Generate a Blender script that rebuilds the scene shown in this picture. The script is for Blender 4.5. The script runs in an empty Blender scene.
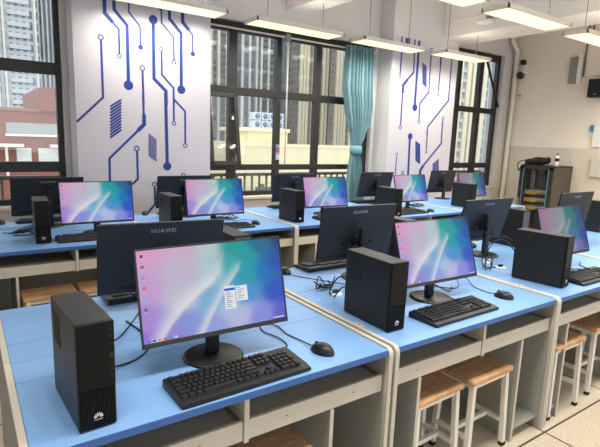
import bpy, bmesh, math, random
from mathutils import Vector, Matrix
random.seed(7)
scene = bpy.context.scene
COL = scene.collection
PI = math.pi

# ------------------------------------------------------------------ helpers
def lin(c):
    c = c / 255.0
    return c / 12.92 if c <= 0.04045 else ((c + 0.055) / 1.055) ** 2.4

def rgb(r, g, b):
    return (lin(r), lin(g), lin(b), 1.0)

def mat(name, col, rough=0.5, metal=0.0, spec=0.5, noise=0.0, nscale=20.0, bump=0.0, coat=0.0):
    m = bpy.data.materials.new(name)
    m.use_nodes = True
    nt = m.node_tree
    b = nt.nodes['Principled BSDF']
    b.inputs['Base Color'].default_value = col
    b.inputs['Roughness'].default_value = rough
    b.inputs['Metallic'].default_value = metal
    b.inputs['Specular IOR Level'].default_value = spec
    b.inputs['Coat Weight'].default_value = coat
    if noise > 0 or bump > 0:
        tc = nt.nodes.new('ShaderNodeTexCoord')
        nz = nt.nodes.new('ShaderNodeTexNoise')
        nz.inputs['Scale'].default_value = nscale
        nz.inputs['Detail'].default_value = 4
        nt.links.new(tc.outputs['Object'], nz.inputs['Vector'])
        if noise > 0:
            mx = nt.nodes.new('ShaderNodeMix')
            mx.data_type = 'RGBA'
            d = tuple(max(0, c * (1 - noise)) for c in col[:3]) + (1,)
            l = tuple(min(1, c * (1 + noise)) for c in col[:3]) + (1,)
            mx.inputs[6].default_value = d
            mx.inputs[7].default_value = l
            nt.links.new(nz.outputs['Fac'], mx.inputs[0])
            nt.links.new(mx.outputs[2], b.inputs['Base Color'])
        if bump > 0:
            bp = nt.nodes.new('ShaderNodeBump')
            bp.inputs['Strength'].default_value = bump
            bp.inputs['Distance'].default_value = 0.002
            nt.links.new(nz.outputs['Fac'], bp.inputs['Height'])
            nt.links.new(bp.outputs['Normal'], b.inputs['Normal'])
    return m

def emit(name, col, strength):
    m = bpy.data.materials.new(name)
    m.use_nodes = True
    nt = m.node_tree
    b = nt.nodes['Principled BSDF']
    b.inputs['Base Color'].default_value = col
    b.inputs['Emission Color'].default_value = col
    b.inputs['Emission Strength'].default_value = strength
    return m

class MB:
    """collects shapes; build() links them as one mesh object"""
    def __init__(self):
        self.bm = bmesh.new()
    def box(self, x0, x1, y0, y1, z0, z1, mi=0, bev=0.0, seg=2, M=None):
        bm = self.bm
        r = bmesh.ops.create_cube(bm, size=1.0)
        vs = r['verts']
        for v in vs:
            v.co = Vector(((x0 + x1) / 2 + v.co.x * (x1 - x0), (y0 + y1) / 2 + v.co.y * (y1 - y0), (z0 + z1) / 2 + v.co.z * (z1 - z0)))
        fs = set(f for v in vs for f in v.link_faces)
        for f in fs: f.material_index = mi
        if bev > 0:
            es = list(set(e for v in vs for e in v.link_edges))
            rr = bmesh.ops.bevel(bm, geom=es, offset=bev, segments=seg, affect='EDGES', profile=0.5)
            nv = set(v for f in rr['faces'] for v in f.verts) | set(v for v in vs if v.is_valid)
            allv = set()
            stack = list(nv)
            while stack:
                v = stack.pop()
                if v in allv: continue
                allv.add(v)
                stack += [e.other_vert(v) for e in v.link_edges]
            vs = list(allv)
            for f in set(f for v in vs for f in v.link_faces): f.material_index = mi
        if M is not None:
            for v in vs: v.co = M @ v.co
        return vs
    def tube(self, pts, r, n=8, mi=0, cap=True, radii=None):
        bm = self.bm
        pts = [Vector(p) for p in pts]
        rings = []
        up = None
        for i, p in enumerate(pts):
            a = pts[max(0, i - 1)]; b = pts[min(len(pts) - 1, i + 1)]
            t = (b - a).normalized()
            if up is None:
                up = Vector((0, 0, 1)) if abs(t.z) < 0.9 else Vector((1, 0, 0))
            s = t.cross(up)
            if s.length < 1e-6: s = t.orthogonal()
            s.normalize(); u = s.cross(t).normalized(); up = u
            rr = radii[i] if radii else r
            rings.append([bm.verts.new(p + (s * math.cos(2 * PI * k / n) + u * math.sin(2 * PI * k / n)) * rr) for k in range(n)])
        for i in range(len(rings) - 1):
            for k in range(n):
                f = bm.faces.new((rings[i][k], rings[i][(k + 1) % n], rings[i + 1][(k + 1) % n], rings[i + 1][k]))
                f.material_index = mi; f.smooth = True
        if cap:
            f = bm.faces.new(rings[0][::-1]); f.material_index = mi
            f = bm.faces.new(rings[-1]); f.material_index = mi
    def lathe(self, prof, n=32, mi=0, loc=(0, 0, 0), smooth=True, sx=1.0, sy=1.0):
        bm = self.bm
        L = Vector(loc)
        rings = []
        for r, z in prof:
            if r < 1e-6:
                rings.append([bm.verts.new(L + Vector((0, 0, z)))])
            else:
                rings.append([bm.verts.new(L + Vector((r * sx * math.cos(2 * PI * k / n), r * sy * math.sin(2 * PI * k / n), z))) for k in range(n)])
        for i in range(len(rings) - 1):
            a, b = rings[i], rings[i + 1]
            for k in range(n):
                k2 = (k + 1) % n
                if len(a) == 1 and len(b) == 1: continue
                if len(a) == 1: f = bm.faces.new((a[0], b[k2], b[k]))
                elif len(b) == 1: f = bm.faces.new((a[k], a[k2], b[0]))
                else: f = bm.faces.new((a[k], a[k2], b[k2], b[k]))
                f.material_index = mi; f.smooth = smooth
    def prism(self, poly, h0, h1, axis='Z', mi=0):
        """poly: 2-D outline; extruded along axis between h0 and h1"""
        bm = self.bm
        def P(a, b, h):
            if axis == 'Z': return Vector((a, b, h))
            if axis == 'Y': return Vector((a, h, b))
            return Vector((h, a, b))
        lo = [bm.verts.new(P(a, b, h0)) for a, b in poly]
        hi = [bm.verts.new(P(a, b, h1)) for a, b in poly]
        fs = [bm.faces.new(lo[::-1]), bm.faces.new(hi)]
        n = len(poly)
        for i in range(n):
            fs.append(bm.faces.new((lo[i], lo[(i + 1) % n], hi[(i + 1) % n], hi[i])))
        for f in fs: f.material_index = mi
        return lo + hi
    def face(self, pts, mi=0):
        f = self.bm.faces.new([self.bm.verts.new(Vector(p)) for p in pts]); f.material_index = mi
    def build(self, name, mats, parent=None, loc=None, rotz=0.0, recalc=True, smooth=False):
        if recalc: bmesh.ops.recalc_face_normals(self.bm, faces=self.bm.faces)
        me = bpy.data.meshes.new(name)
        self.bm.to_mesh(me); self.bm.free()
        if not isinstance(mats, (list, tuple)): mats = [mats]
        for m in mats: me.materials.append(m)
        if smooth:
            for p in me.polygons: p.use_smooth = True
        return link(name, me, parent, loc, rotz)

def link(name, me, parent=None, loc=None, rotz=0.0):
    o = bpy.data.objects.new(name, me)
    COL.objects.link(o)
    if parent is not None: o.parent = parent
    if loc is not None: o.location = loc
    o.rotation_euler[2] = rotz
    return o

def tag(o, label=None, cat=None, group=None, kind=None):
    if label: o['label'] = label
    if cat: o['category'] = cat
    if group: o['group'] = group
    if kind: o['kind'] = kind
    return o

def empty(name, loc=(0, 0, 0), rotz=0.0):
    o = bpy.data.objects.new(name, None)
    o.empty_display_size = 0.05
    COL.objects.link(o)
    o.location = loc
    o.rotation_euler[2] = rotz
    return o

def dup(root, loc, rotz, label, group=None):
    def cp(o, parent):
        c = o.copy(); COL.objects.link(c); c.parent = parent
        for ch in list(o.children): cp(ch, c)
        return c
    r = root.copy(); COL.objects.link(r)
    for ch in list(root.children): cp(ch, r)
    r.location = loc; r.rotation_euler[2] = rotz
    r['label'] = label
    if group: r['group'] = group
    return r

def text_mesh(body, width, depth=0.0006):
    """flat lettering centred on the origin in the XZ plane, facing -Y"""
    cu = bpy.data.curves.new('lettering', 'FONT')
    cu.body = body; cu.align_x = 'CENTER'; cu.align_y = 'CENTER'; cu.extrude = 0.01; cu.offset = 0.006; cu.space_character = 1.18
    o = bpy.data.objects.new('lettering', cu)
    COL.objects.link(o)
    dg = bpy.context.evaluated_depsgraph_get()
    me = bpy.data.meshes.new_from_object(o.evaluated_get(dg))
    bpy.data.objects.remove(o); bpy.data.curves.remove(cu)
    w = max(v.co.x for v in me.vertices) - min(v.co.x for v in me.vertices)
    s = width / w
    for v in me.vertices:
        v.co = Vector((v.co.x * s, -v.co.z * depth / 0.01, v.co.y * s))
    me.materials.clear()
    return me

def spline(pts, n=10):
    """Catmull-Rom through pts"""
    P = [Vector(p) for p in pts]
    P = [P[0] * 2 - P[1]] + P + [P[-1] * 2 - P[-2]]
    out = []
    for i in range(1, len(P) - 2):
        a, b, c, d = P[i - 1], P[i], P[i + 1], P[i + 2]
        for k in range(n):
            t = k / n
            out.append(0.5 * ((2 * b) + (c - a) * t + (2 * a - 5 * b + 4 * c - d) * t * t + (3 * b - a - 3 * c + d) * t ** 3))
    out.append(P[-2])
    return out

# ------------------------------------------------------------------ materials
M_wall = mat('wall_paint', rgb(204, 200, 200), 0.85, noise=0.03, nscale=3)
M_wall_warm = mat('warm_wall_paint', rgb(236, 226, 212), 0.85, noise=0.04, nscale=2)
M_ceil = mat('ceiling_paint', rgb(236, 230, 223), 0.9, noise=0.03, nscale=2)
M_mural = mat('mural_paper', rgb(196, 192, 200), 0.7, noise=0.015, nscale=2)
M_muralblue = mat('mural_blue_ink', rgb(16, 50, 132), 0.6)
M_dado = mat('dado_tile', rgb(208, 199, 184), 0.55, noise=0.10, nscale=18)
M_frame = mat('bronze_window_frame', rgb(30, 29, 28), 0.5, noise=0.05, nscale=10)
M_lightblue = mat('blue_laminate', rgb(122, 165, 217), 0.38, spec=0.4, noise=0.025, nscale=6)
M_edgeblue = mat('blue_edge_band', rgb(54, 98, 164), 0.4)
M_beige = mat('beige_metal', rgb(194, 188, 176), 0.5, noise=0.02)
M_greyboard = mat('grey_board', rgb(158, 157, 150), 0.6, noise=0.04, nscale=8)
M_traydark = mat('tray_liner', rgb(150, 150, 146), 0.6, noise=0.05)
M_brass = mat('drawer_runner', rgb(150, 135, 95), 0.4, metal=0.6)
M_screw = mat('screw_steel', rgb(150, 148, 140), 0.35, metal=0.8)
M_black = mat('black_plastic', rgb(20, 20, 22), 0.42, noise=0.06, nscale=40)
M_keys = mat('keycap_plastic', rgb(24, 24, 26), 0.5)
M_cable = mat('cable_rubber', rgb(14, 14, 17), 0.55)
M_shell = mat('monitor_shell', rgb(25, 27, 34), 0.5, noise=0.05, nscale=30)
M_towerside = mat('tower_steel', rgb(43, 43, 44), 0.42, metal=0.5, spec=0.5, noise=0.05, nscale=60)
M_towerfront = mat('tower_front', rgb(9, 9, 10), 0.45, spec=0.22)
M_towerport = mat('port_plate_steel', rgb(95, 97, 100), 0.4, metal=0.7)
M_vent = mat('vent_mesh', rgb(9, 9, 10), 0.7)
M_logo = mat('silver_print', rgb(215, 215, 220), 0.4)
M_logodim = mat('grey_print', rgb(135, 138, 146), 0.4)
M_whitemetal = mat('white_powder_coat', rgb(222, 218, 208), 0.4)
M_lampwhite = mat('lamp_white_frame', rgb(236, 228, 214), 0.5)
M_wire = mat('lamp_wire', rgb(110, 106, 100), 0.4, metal=0.5)
M_steelpipe = mat('pvc_pipe', rgb(228, 222, 212), 0.45)
M_curtain = mat('teal_curtain_cloth', rgb(116, 154, 162), 0.8, noise=0.10, nscale=30)
M_tie = mat('curtain_tie_cloth', rgb(104, 160, 172), 0.8)
M_rack = mat('rack_black_steel', rgb(40, 38, 36), 0.5, metal=0.2)
M_rackside = mat('rack_side_panel', rgb(84, 76, 68), 0.5, metal=0.2, noise=0.05)
M_cyan = mat('cyan_rack_strip', rgb(74, 140, 150), 0.4)
M_yellow = mat('yellow_patch_cable', rgb(226, 186, 52), 0.5)
M_rubber = mat('black_rubber_foot', rgb(20, 20, 20), 0.8)
M_bag = mat('black_bag_cloth', rgb(28, 27, 27), 0.9, noise=0.25, nscale=14, bump=0.6)
M_white = mat('white_plastic', rgb(230, 228, 224), 0.4)
M_greyplate = mat('grey_panel', rgb(142, 142, 140), 0.5)
M_speaker = mat('speaker_black', rgb(32, 31, 30), 0.6)
M_bluelabel = mat('blue_switch_plate', rgb(60, 130, 180), 0.5)
M_elecbox = mat('grey_box_enamel', rgb(196, 190, 180), 0.45)
M_rail = mat('railing_paint', rgb(150, 140, 124), 0.5)
M_sill = mat('sill_stone', rgb(214, 204, 188), 0.6, noise=0.05)

def wood_mat():
    m = bpy.data.materials.new('rubberwood_seat'); m.use_nodes = True
    nt = m.node_tree; b = nt.nodes['Principled BSDF']
    tc = nt.nodes.new('ShaderNodeTexCoord'); mp = nt.nodes.new('ShaderNodeMapping')
    mp.inputs['Scale'].default_value = (3.0, 26.0, 10.0)
    nz = nt.nodes.new('ShaderNodeTexNoise'); nz.inputs['Scale'].default_value = 2.2; nz.inputs['Detail'].default_value = 6; nz.inputs['Distortion'].default_value = 1.2
    wv = nt.nodes.new('ShaderNodeTexVoronoi'); wv.feature = 'F1'; wv.inputs['Scale'].default_value = 1.0
    mp2 = nt.nodes.new('ShaderNodeMapping'); mp2.inputs['Scale'].default_value = (5.0, 14.0, 1.0)
    cr = nt.nodes.new('ShaderNodeValToRGB')
    cr.color_ramp.elements[0].position = 0.3; cr.color_ramp.elements[0].color = rgb(170, 126, 88)
    cr.color_ramp.elements[1].position = 0.7; cr.color_ramp.elements[1].color = rgb(216, 174, 132)
    mx = nt.nodes.new('ShaderNodeMix'); mx.data_type = 'RGBA'; mx.blend_type = 'MULTIPLY'; mx.inputs[0].default_value = 0.35
    L = nt.links
    L.new(tc.outputs['Object'], mp.inputs[0]); L.new(mp.outputs[0], nz.inputs['Vector']); L.new(nz.outputs['Fac'], cr.inputs[0])
    L.new(tc.outputs['Object'], mp2.inputs[0]); L.new(mp2.outputs[0], wv.inputs['Vector'])
    L.new(cr.outputs[0], mx.inputs[6]); L.new(wv.outputs['Color'], mx.inputs[7])
    hs = nt.nodes.new('ShaderNodeHueSaturation'); hs.inputs['Saturation'].default_value = 0.0
    L.new(wv.outputs['Color'], hs.inputs['Color']); L.new(hs.outputs[0], mx.inputs[7])
    L.new(mx.outputs[2], b.inputs['Base Color']); b.inputs['Roughness'].default_value = 0.4
    return m
M_wood = wood_mat()

def tile_floor_mat():
    m = bpy.data.materials.new('terrazzo_tiles'); m.use_nodes = True
    nt = m.node_tree; b = nt.nodes['Principled BSDF']; L = nt.links
    tc = nt.nodes.new('ShaderNodeTexCoord'); mp = nt.nodes.new('ShaderNodeMapping')
    mp.inputs['Location'].default_value = (-2.556, -1.212, 0)
    bk = nt.nodes.new('ShaderNodeTexBrick'); bk.offset = 0; bk.squash = 1
    bk.inputs['Scale'].default_value = 1.0; bk.inputs['Brick Width'].default_value = 0.8; bk.inputs['Row Height'].default_value = 0.8
    bk.inputs['Mortar Size'].default_value = 0.006; bk.inputs['Mortar Smooth'].default_value = 0.1
    bk.inputs['Mortar'].default_value = rgb(70, 62, 54)
    nz = nt.nodes.new('ShaderNodeTexNoise'); nz.inputs['Scale'].default_value = 90; nz.inputs['Detail'].default_value = 3
    n2 = nt.nodes.new('ShaderNodeTexNoise'); n2.inputs['Scale'].default_value = 2.5
    cr = nt.nodes.new('ShaderNodeValToRGB')
    cr.color_ramp.elements[0].position = 0.35; cr.color_ramp.elements[0].color = rgb(196, 182, 160)
    cr.color_ramp.elements[1].position = 0.65; cr.color_ramp.elements[1].color = rgb(222, 210, 190)
    mx = nt.nodes.new('ShaderNodeMix'); mx.data_type = 'RGBA'; mx.blend_type = 'MULTIPLY'; mx.inputs[0].default_value = 0.25
    L.new(tc.outputs['Object'], mp.inputs[0]); L.new(mp.outputs[0], bk.inputs['Vector'])
    L.new(tc.outputs['Object'], nz.inputs['Vector']); L.new(tc.outputs['Object'], n2.inputs['Vector'])
    L.new(nz.outputs['Fac'], cr.inputs[0]); L.new(cr.outputs[0], mx.inputs[6]); L.new(n2.outputs['Fac'], mx.inputs[7])
    L.new(mx.outputs[2], bk.inputs['Color1']); L.new(mx.outputs[2], bk.inputs['Color2'])
    L.new(bk.outputs['Color'], b.inputs['Base Color']); b.inputs['Roughness'].default_value = 0.35
    return m
M_floor = tile_floor_mat()

def glass_mat(name, tint=(0.74, 0.77, 0.78, 1), refl=1.0):
    m = bpy.data.materials.new(name); m.use_nodes = True
    nt = m.node_tree; L = nt.links
    for n in list(nt.nodes): nt.nodes.remove(n)
    out = nt.nodes.new('ShaderNodeOutputMaterial')
    tr = nt.nodes.new('ShaderNodeBsdfTransparent'); tr.inputs[0].default_value = tint
    gl = nt.nodes.new('ShaderNodeBsdfGlossy'); gl.inputs['Roughness'].default_value = 0.02
    lw = nt.nodes.new('ShaderNodeLayerWeight'); lw.inputs[0].default_value = 0.5
    pw = nt.nodes.new('ShaderNodeMath'); pw.operation = 'POWER'; pw.inputs[1].default_value = 5.0
    mt = nt.nodes.new('ShaderNodeMath'); mt.operation = 'MULTIPLY_ADD'; mt.inputs[1].default_value = 0.92; mt.inputs[2].default_value = 0.07 * refl
    mx = nt.nodes.new('ShaderNodeMixShader')
    L.new(lw.outputs['Facing'], pw.inputs[0]); L.new(pw.outputs[0], mt.inputs[0]); L.new(mt.outputs[0], mx.inputs[0])
    L.new(tr.outputs[0], mx.inputs[1]); L.new(gl.outputs[0], mx.inputs[2]); L.new(mx.outputs[0], out.inputs[0])
    return m
M_glass = glass_mat('window_glass')
M_rackglass = glass_mat('smoked_door_glass', (0.82, 0.82, 0.82, 1))

def facade_mat(name, wall, win, win2, bw, rh, mortar, axis='XZ', bias=0.0):
    """a tower front: rows of windows (bricks) in a wall (mortar)"""
    m = bpy.data.materials.new(name); m.use_nodes = True
    nt = m.node_tree; b = nt.nodes['Principled BSDF']; L = nt.links
    tc = nt.nodes.new('ShaderNodeTexCoord'); sp = nt.nodes.new('ShaderNodeSeparateXYZ'); cb = nt.nodes.new('ShaderNodeCombineXYZ')
    ad = nt.nodes.new('ShaderNodeMath'); ad.operation = 'ADD'
    L.new(tc.outputs['Object'], sp.inputs[0])
    L.new(sp.outputs['X'], ad.inputs[0]); L.new(sp.outputs['Y'], ad.inputs[1])
    L.new(ad.outputs[0], cb.inputs['X']); L.new(sp.outputs['Z'], cb.inputs['Y'])
    bk = nt.nodes.new('ShaderNodeTexBrick'); bk.offset = 0; bk.squash = 1
    bk.inputs['Scale'].default_value = 1; bk.inputs['Brick Width'].default_value = bw; bk.inputs['Row Height'].default_value = rh
    bk.inputs['Mortar Size'].default_value = mortar; bk.inputs['Mortar Smooth'].default_value = 0.0; bk.inputs['Bias'].default_value = bias
    bk.inputs['Color1'].default_value = win; bk.inputs['Color2'].default_value = win2; bk.inputs['Mortar'].default_value = wall
    L.new(cb.outputs[0], bk.inputs['Vector'])
    L.new(bk.outputs['Color'], b.inputs['Base Color'])
    b.inputs['Roughness'].default_value = 0.7
    return m
SKY = 2.0; EXPO = 0.45; GLOW = 0.7; LED = 12.6; LEDR = 0.05; UPL = 2.0; SCREEN = 0.62
MURAL_A = [('L', [(1.214, 2.855), (1.216, 2.772), (1.216, 2.657), (1.289, 2.58)], 0.031),
('L', [(1.289, 2.58), (1.342, 2.528), (1.342, 2.303)], 0.0158),
('R', (1.342, 2.281), 0.023),
('L', [(1.3, 2.871), (1.302, 2.788), (1.305, 2.699), (1.421, 2.576), (1.422, 2.051)], 0.0268),
('D', (1.421, 2.01), 0.0468),
('L', [(1.443, 2.898), (1.443, 2.813), (1.442, 2.701), (1.546, 2.587), (1.55, 2.414)], 0.0136),
('D', (1.549, 2.389), 0.0258),
('D', (1.679, 2.669), 0.0448),
('L', [(1.679, 2.669), (1.679, 2.098), (1.803, 1.985), (1.806, 1.844)], 0.0283),
('L', [(1.798, 1.969), (1.807, 1.239)], 0.0294),
('D', (1.807, 1.206), 0.0453),
('L', [(1.717, 2.8), (1.764, 2.77)], 0.0141),
('L', [(1.759, 2.936), (1.765, 2.815), (1.765, 2.651), (1.889, 2.528), (1.892, 2.307)], 0.0141),
('R', (1.892, 2.284), 0.0245),
('L', [(1.844, 2.952), (1.847, 2.807), (1.849, 2.705), (1.97, 2.581), (1.969, 2.054)], 0.0285),
('D', (1.969, 2.013), 0.0448),
('L', [(1.983, 2.932), (1.987, 2.808), (1.989, 2.693), (2.055, 2.626)], 0.0314),
('L', [(2.055, 2.626), (2.097, 2.581), (2.099, 2.415)], 0.0148),
('D', (2.099, 2.391), 0.0249),
('R', (1.173, 2.43), 0.0291),
('L', [(1.174, 2.405), (1.176, 1.874), (0.929, 1.629)], 0.0179),
('R', (1.562, 2.19), 0.0284),
('L', [(1.563, 2.163), (1.568, 1.829)], 0.0189),
('L', [(1.563, 1.927), (1.567, 1.736)], 0.0191),
('L', [(1.569, 1.736), (1.569, 1.635), (1.504, 1.568)], 0.0337),
('L', [(1.504, 1.568), (1.217, 1.285), (1.214, 0.979)], 0.0192),
('R', (1.759, 2.396), 0.024),
('L', [(1.761, 2.373), (1.761, 2.146), (1.884, 2.023), (1.888, 1.85)], 0.0168),
('L', [(1.884, 1.952), (1.886, 1.686)], 0.0173),
('R', (1.886, 1.659), 0.025),
('L', [(1.888, 1.909), (2.01, 1.79), (2.01, 1.454)], 0.0173),
('R', (2.01, 1.429), 0.0255),
('R', (1.488, 1.387), 0.029),
('L', [(1.492, 1.359), (1.493, 1.076), (1.436, 1.021)], 0.0193),
('R', (1.667, 1.016), 0.0274),
('L', [(1.669, 0.986), (1.671, 0.804), (1.583, 0.705)], 0.02),
('R', (1.987, 1.106), 0.0257),
('L', [(1.987, 1.08), (1.989, 0.904)], 0.0154),
('L', [(1.239, 1.79), (1.348, 1.865)], 0.0162),
('L', [(1.238, 1.76), (1.348, 1.836)], 0.0162),
('L', [(1.237, 1.73), (1.347, 1.807)], 0.0162),
('L', [(1.236, 1.7), (1.346, 1.778)], 0.0162),
('L', [(1.235, 1.67), (1.345, 1.748)], 0.0162),
('L', [(1.234, 1.64), (1.344, 1.719)], 0.0163),
('L', [(1.233, 1.61), (1.344, 1.69)], 0.0163),
('L', [(1.232, 1.58), (1.343, 1.66)], 0.0163),
('L', [(1.231, 1.55), (1.342, 1.631)], 0.0163),
('L', [(1.23, 1.519), (1.341, 1.601)], 0.0163),
('L', [(1.23, 1.489), (1.34, 1.571)], 0.0163),
('L', [(1.611, 1.541), (1.696, 1.479)], 0.0097),
('L', [(1.611, 1.525), (1.696, 1.462)], 0.0097),
('L', [(1.611, 1.508), (1.696, 1.445)], 0.0097),
('L', [(1.61, 1.491), (1.696, 1.428)], 0.0097),
('L', [(1.61, 1.475), (1.695, 1.411)], 0.0098),
('L', [(1.61, 1.458), (1.695, 1.393)], 0.0098),
('L', [(1.609, 1.441), (1.695, 1.376)], 0.0098),
('L', [(1.609, 1.425), (1.695, 1.359)], 0.0098),
('L', [(1.609, 1.408), (1.694, 1.342)], 0.0098),
('L', [(1.608, 1.391), (1.694, 1.325)], 0.0098),
('L', [(1.608, 1.374), (1.694, 1.308)], 0.0098),
('L', [(1.608, 1.358), (1.693, 1.291)], 0.0098),
('L', [(1.608, 1.341), (1.693, 1.273)], 0.0098),
('L', [(1.607, 1.324), (1.693, 1.256)], 0.0098)]
MURAL_B = [('L', [(5.19, 3.002), (5.207, 2.793), (5.204, 2.496)], 0.023),
('R', (5.203, 2.464), 0.03),
('L', [(5.452, 3.001), (5.461, 2.922), (5.478, 2.55), (5.368, 2.441)], 0.0235),
('L', [(5.368, 2.441), (5.281, 2.352), (5.283, 2.244)], 0.0372),
('L', [(5.283, 2.244), (5.285, 1.797)], 0.0203),
('R', (5.284, 1.76), 0.0308),
('L', [(5.546, 2.997), (5.553, 2.108)], 0.0372),
('D', (5.558, 2.057), 0.052),
('R', (5.826, 2.903), 0.0312),
('L', [(5.821, 2.863), (5.833, 2.298), (5.662, 2.125), (5.663, 1.9)], 0.0208),
('R', (5.667, 1.862), 0.0316),
('L', [(6.035, 2.879), (6.048, 2.694)], 0.0318),
('L', [(6.048, 2.694), (6.047, 2.333)], 0.0213),
('R', (6.047, 2.294), 0.0322),
('L', [(6.293, 2.911), (6.296, 2.808), (6.301, 2.211), (5.874, 1.791), (5.862, 1.668)], 0.0216),
('L', [(5.87, 1.781), (5.883, 1.452)], 0.0215),
('R', (5.882, 1.416), 0.0289),
('R', (6.21, 1.928), 0.0293),
('L', [(6.204, 1.891), (6.216, 1.548), (5.839, 1.2)], 0.0256),
('L', [(5.839, 1.2), (5.783, 1.129), (5.792, 0.966)], 0.0434),
('D', (5.505, 1.635), 0.0489),
('L', [(5.5, 1.635), (5.524, 0.989)], 0.0349),
('R', (5.251, 1.366), 0.0275),
('L', [(5.25, 1.332), (5.251, 1.029)], 0.0172),
('R', (5.402, 1.097), 0.0281),
('L', [(5.646, 2.7), (5.743, 2.651)], 0.0138),
('L', [(5.648, 2.678), (5.746, 2.629)], 0.0138),
('L', [(5.651, 2.657), (5.749, 2.607)], 0.0138),
('L', [(5.653, 2.636), (5.751, 2.585)], 0.0138),
('L', [(5.656, 2.614), (5.754, 2.562)], 0.0138),
('L', [(5.658, 2.593), (5.757, 2.54)], 0.0138),
('L', [(5.661, 2.571), (5.76, 2.518)], 0.0138),
('L', [(5.664, 2.55), (5.762, 2.496)], 0.0138),
('L', [(5.666, 2.528), (5.765, 2.473)], 0.0138),
('L', [(5.669, 2.507), (5.768, 2.451)], 0.0138),
('L', [(5.671, 2.485), (5.77, 2.429)], 0.0139),
('L', [(5.674, 2.464), (5.773, 2.406)], 0.0139),
('L', [(5.676, 2.442), (5.776, 2.384)], 0.0139),
('L', [(5.679, 2.42), (5.778, 2.362)], 0.0139),
('L', [(5.624, 1.57), (5.739, 1.513)], 0.0141),
('L', [(5.626, 1.548), (5.741, 1.491)], 0.0141),
('L', [(5.628, 1.527), (5.744, 1.469)], 0.0141),
('L', [(5.631, 1.505), (5.746, 1.448)], 0.0141),
('L', [(5.633, 1.484), (5.749, 1.426)], 0.0142),
('L', [(5.636, 1.462), (5.751, 1.404)], 0.0142),
('L', [(5.638, 1.441), (5.754, 1.383)], 0.0142),
('L', [(5.64, 1.419), (5.756, 1.361)], 0.0142),
('L', [(5.643, 1.398), (5.759, 1.339)], 0.0142),
('L', [(5.645, 1.376), (5.761, 1.317)], 0.0142),
('L', [(5.648, 1.355), (5.764, 1.295)], 0.0142),
('L', [(5.65, 1.333), (5.767, 1.273)], 0.0142),
('L', [(5.653, 1.311), (5.769, 1.251)], 0.0142),
('L', [(5.655, 1.289), (5.772, 1.229)], 0.0142),
('L', [(6.053, 1.218), (6.192, 1.303)], 0.0147),
('L', [(6.056, 1.195), (6.195, 1.28)], 0.0147),
('L', [(6.059, 1.172), (6.198, 1.258)], 0.0147),
('L', [(6.061, 1.149), (6.201, 1.235)], 0.0147),
('L', [(6.064, 1.126), (6.204, 1.213)], 0.0147),
('L', [(6.067, 1.103), (6.207, 1.19)], 0.0148),
('L', [(6.07, 1.08), (6.21, 1.168)], 0.0148),
('L', [(6.073, 1.057), (6.212, 1.145)], 0.0148),
('L', [(6.076, 1.034), (6.215, 1.123)], 0.0148),
('L', [(6.079, 1.011), (6.218, 1.1)], 0.0148),
('L', [(6.082, 0.988), (6.221, 1.077)], 0.0148),
('L', [(6.085, 0.965), (6.224, 1.055)], 0.0148),
('L', [(6.088, 0.941), (6.227, 1.032)], 0.0148),
('L', [(5.262, 2.981), (5.356, 3.0)], 0.0132),
('L', [(5.264, 2.965), (5.357, 2.984)], 0.0132),
('L', [(5.266, 2.95), (5.359, 2.969)], 0.0133),
('L', [(5.267, 2.934), (5.361, 2.953)], 0.0133),
('L', [(5.269, 2.918), (5.362, 2.937)], 0.0133)]
# ------------------------------------------------------------------ camera
cam = bpy.data.cameras.new('camera'); cam.sensor_width = 36.0; cam.lens = 485.3 / 600 * 36.0
cam.clip_start = 0.02; cam.clip_end = 1500
camo = bpy.data.objects.new('camera', cam); COL.objects.link(camo)
R_ = Vector((0.82232, -0.56787, 0.03630)); U_ = Vector((0.06973, 0.16387, 0.98401)); F_ = Vector((0.56474, 0.80664, -0.17435))
camo.matrix_world = Matrix(((R_.x, U_.x, -F_.x, 0), (R_.y, U_.y, -F_.y, 0), (R_.z, U_.z, -F_.z, 1.56), (0, 0, 0, 1)))
scene.camera = camo

# ------------------------------------------------------------------ world and view
w = bpy.data.worlds.new('overcast_sky'); scene.world = w; w.use_nodes = True
nt = w.node_tree; bg = nt.nodes['Background']
bg.inputs[0].default_value = (0.90, 0.95, 1.0, 1); bg.inputs[1].default_value = SKY
scene.view_settings.view_transform = 'Standard'; scene.view_settings.look = 'None'
scene.view_settings.exposure = EXPO; scene.view_settings.gamma = 1.0; scene.view_settings.use_curve_mapping = False
scene.cycles.max_bounces = 8; scene.cycles.transparent_max_bounces = 12
scene.cycles.caustics_reflective = False; scene.cycles.caustics_refractive = False
scene.cycles.sample_clamp_indirect = 6.0
scene.cycles.use_denoising = True

# ------------------------------------------------------------------ room shell
CEIL = 3.62
XL, XR, YF, YB = -3.2, 8.40, -3.0, 5.38
def struct(name, mb, m, **k):
    return tag(mb.build(name, m, **k), kind='structure')
b = MB(); b.box(XL - .2, XR + .2, YF - .2, YB + .3, -0.12, 0.0); struct('floor', b, M_floor)
b = MB(); b.box(XL - .2, XR + .2, YF - .2, YB + .3, CEIL, CEIL + .15); struct('ceiling', b, M_ceil)
# window wall (far side): solid pieces around three openings
OPEN = [(-2.6, 0.87, 0.80, 2.92), (2.33, 4.97, 0.80, 2.88), (6.50, 8.09, 0.80, 3.12)]
b = MB(); x = XL - .2
for x0, x1, z0, z1 in OPEN:
    b.box(x, x0, YB, YB + .25, 0, CEIL); b.box(x0, x1, YB, YB + .25, 0, z0); b.box(x0, x1, YB, YB + .25, z1, CEIL); x = x1
b.box(x, XR + .2, YB, YB + .25, 0, CEIL)
struct('wall_back', b, M_wall)
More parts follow.
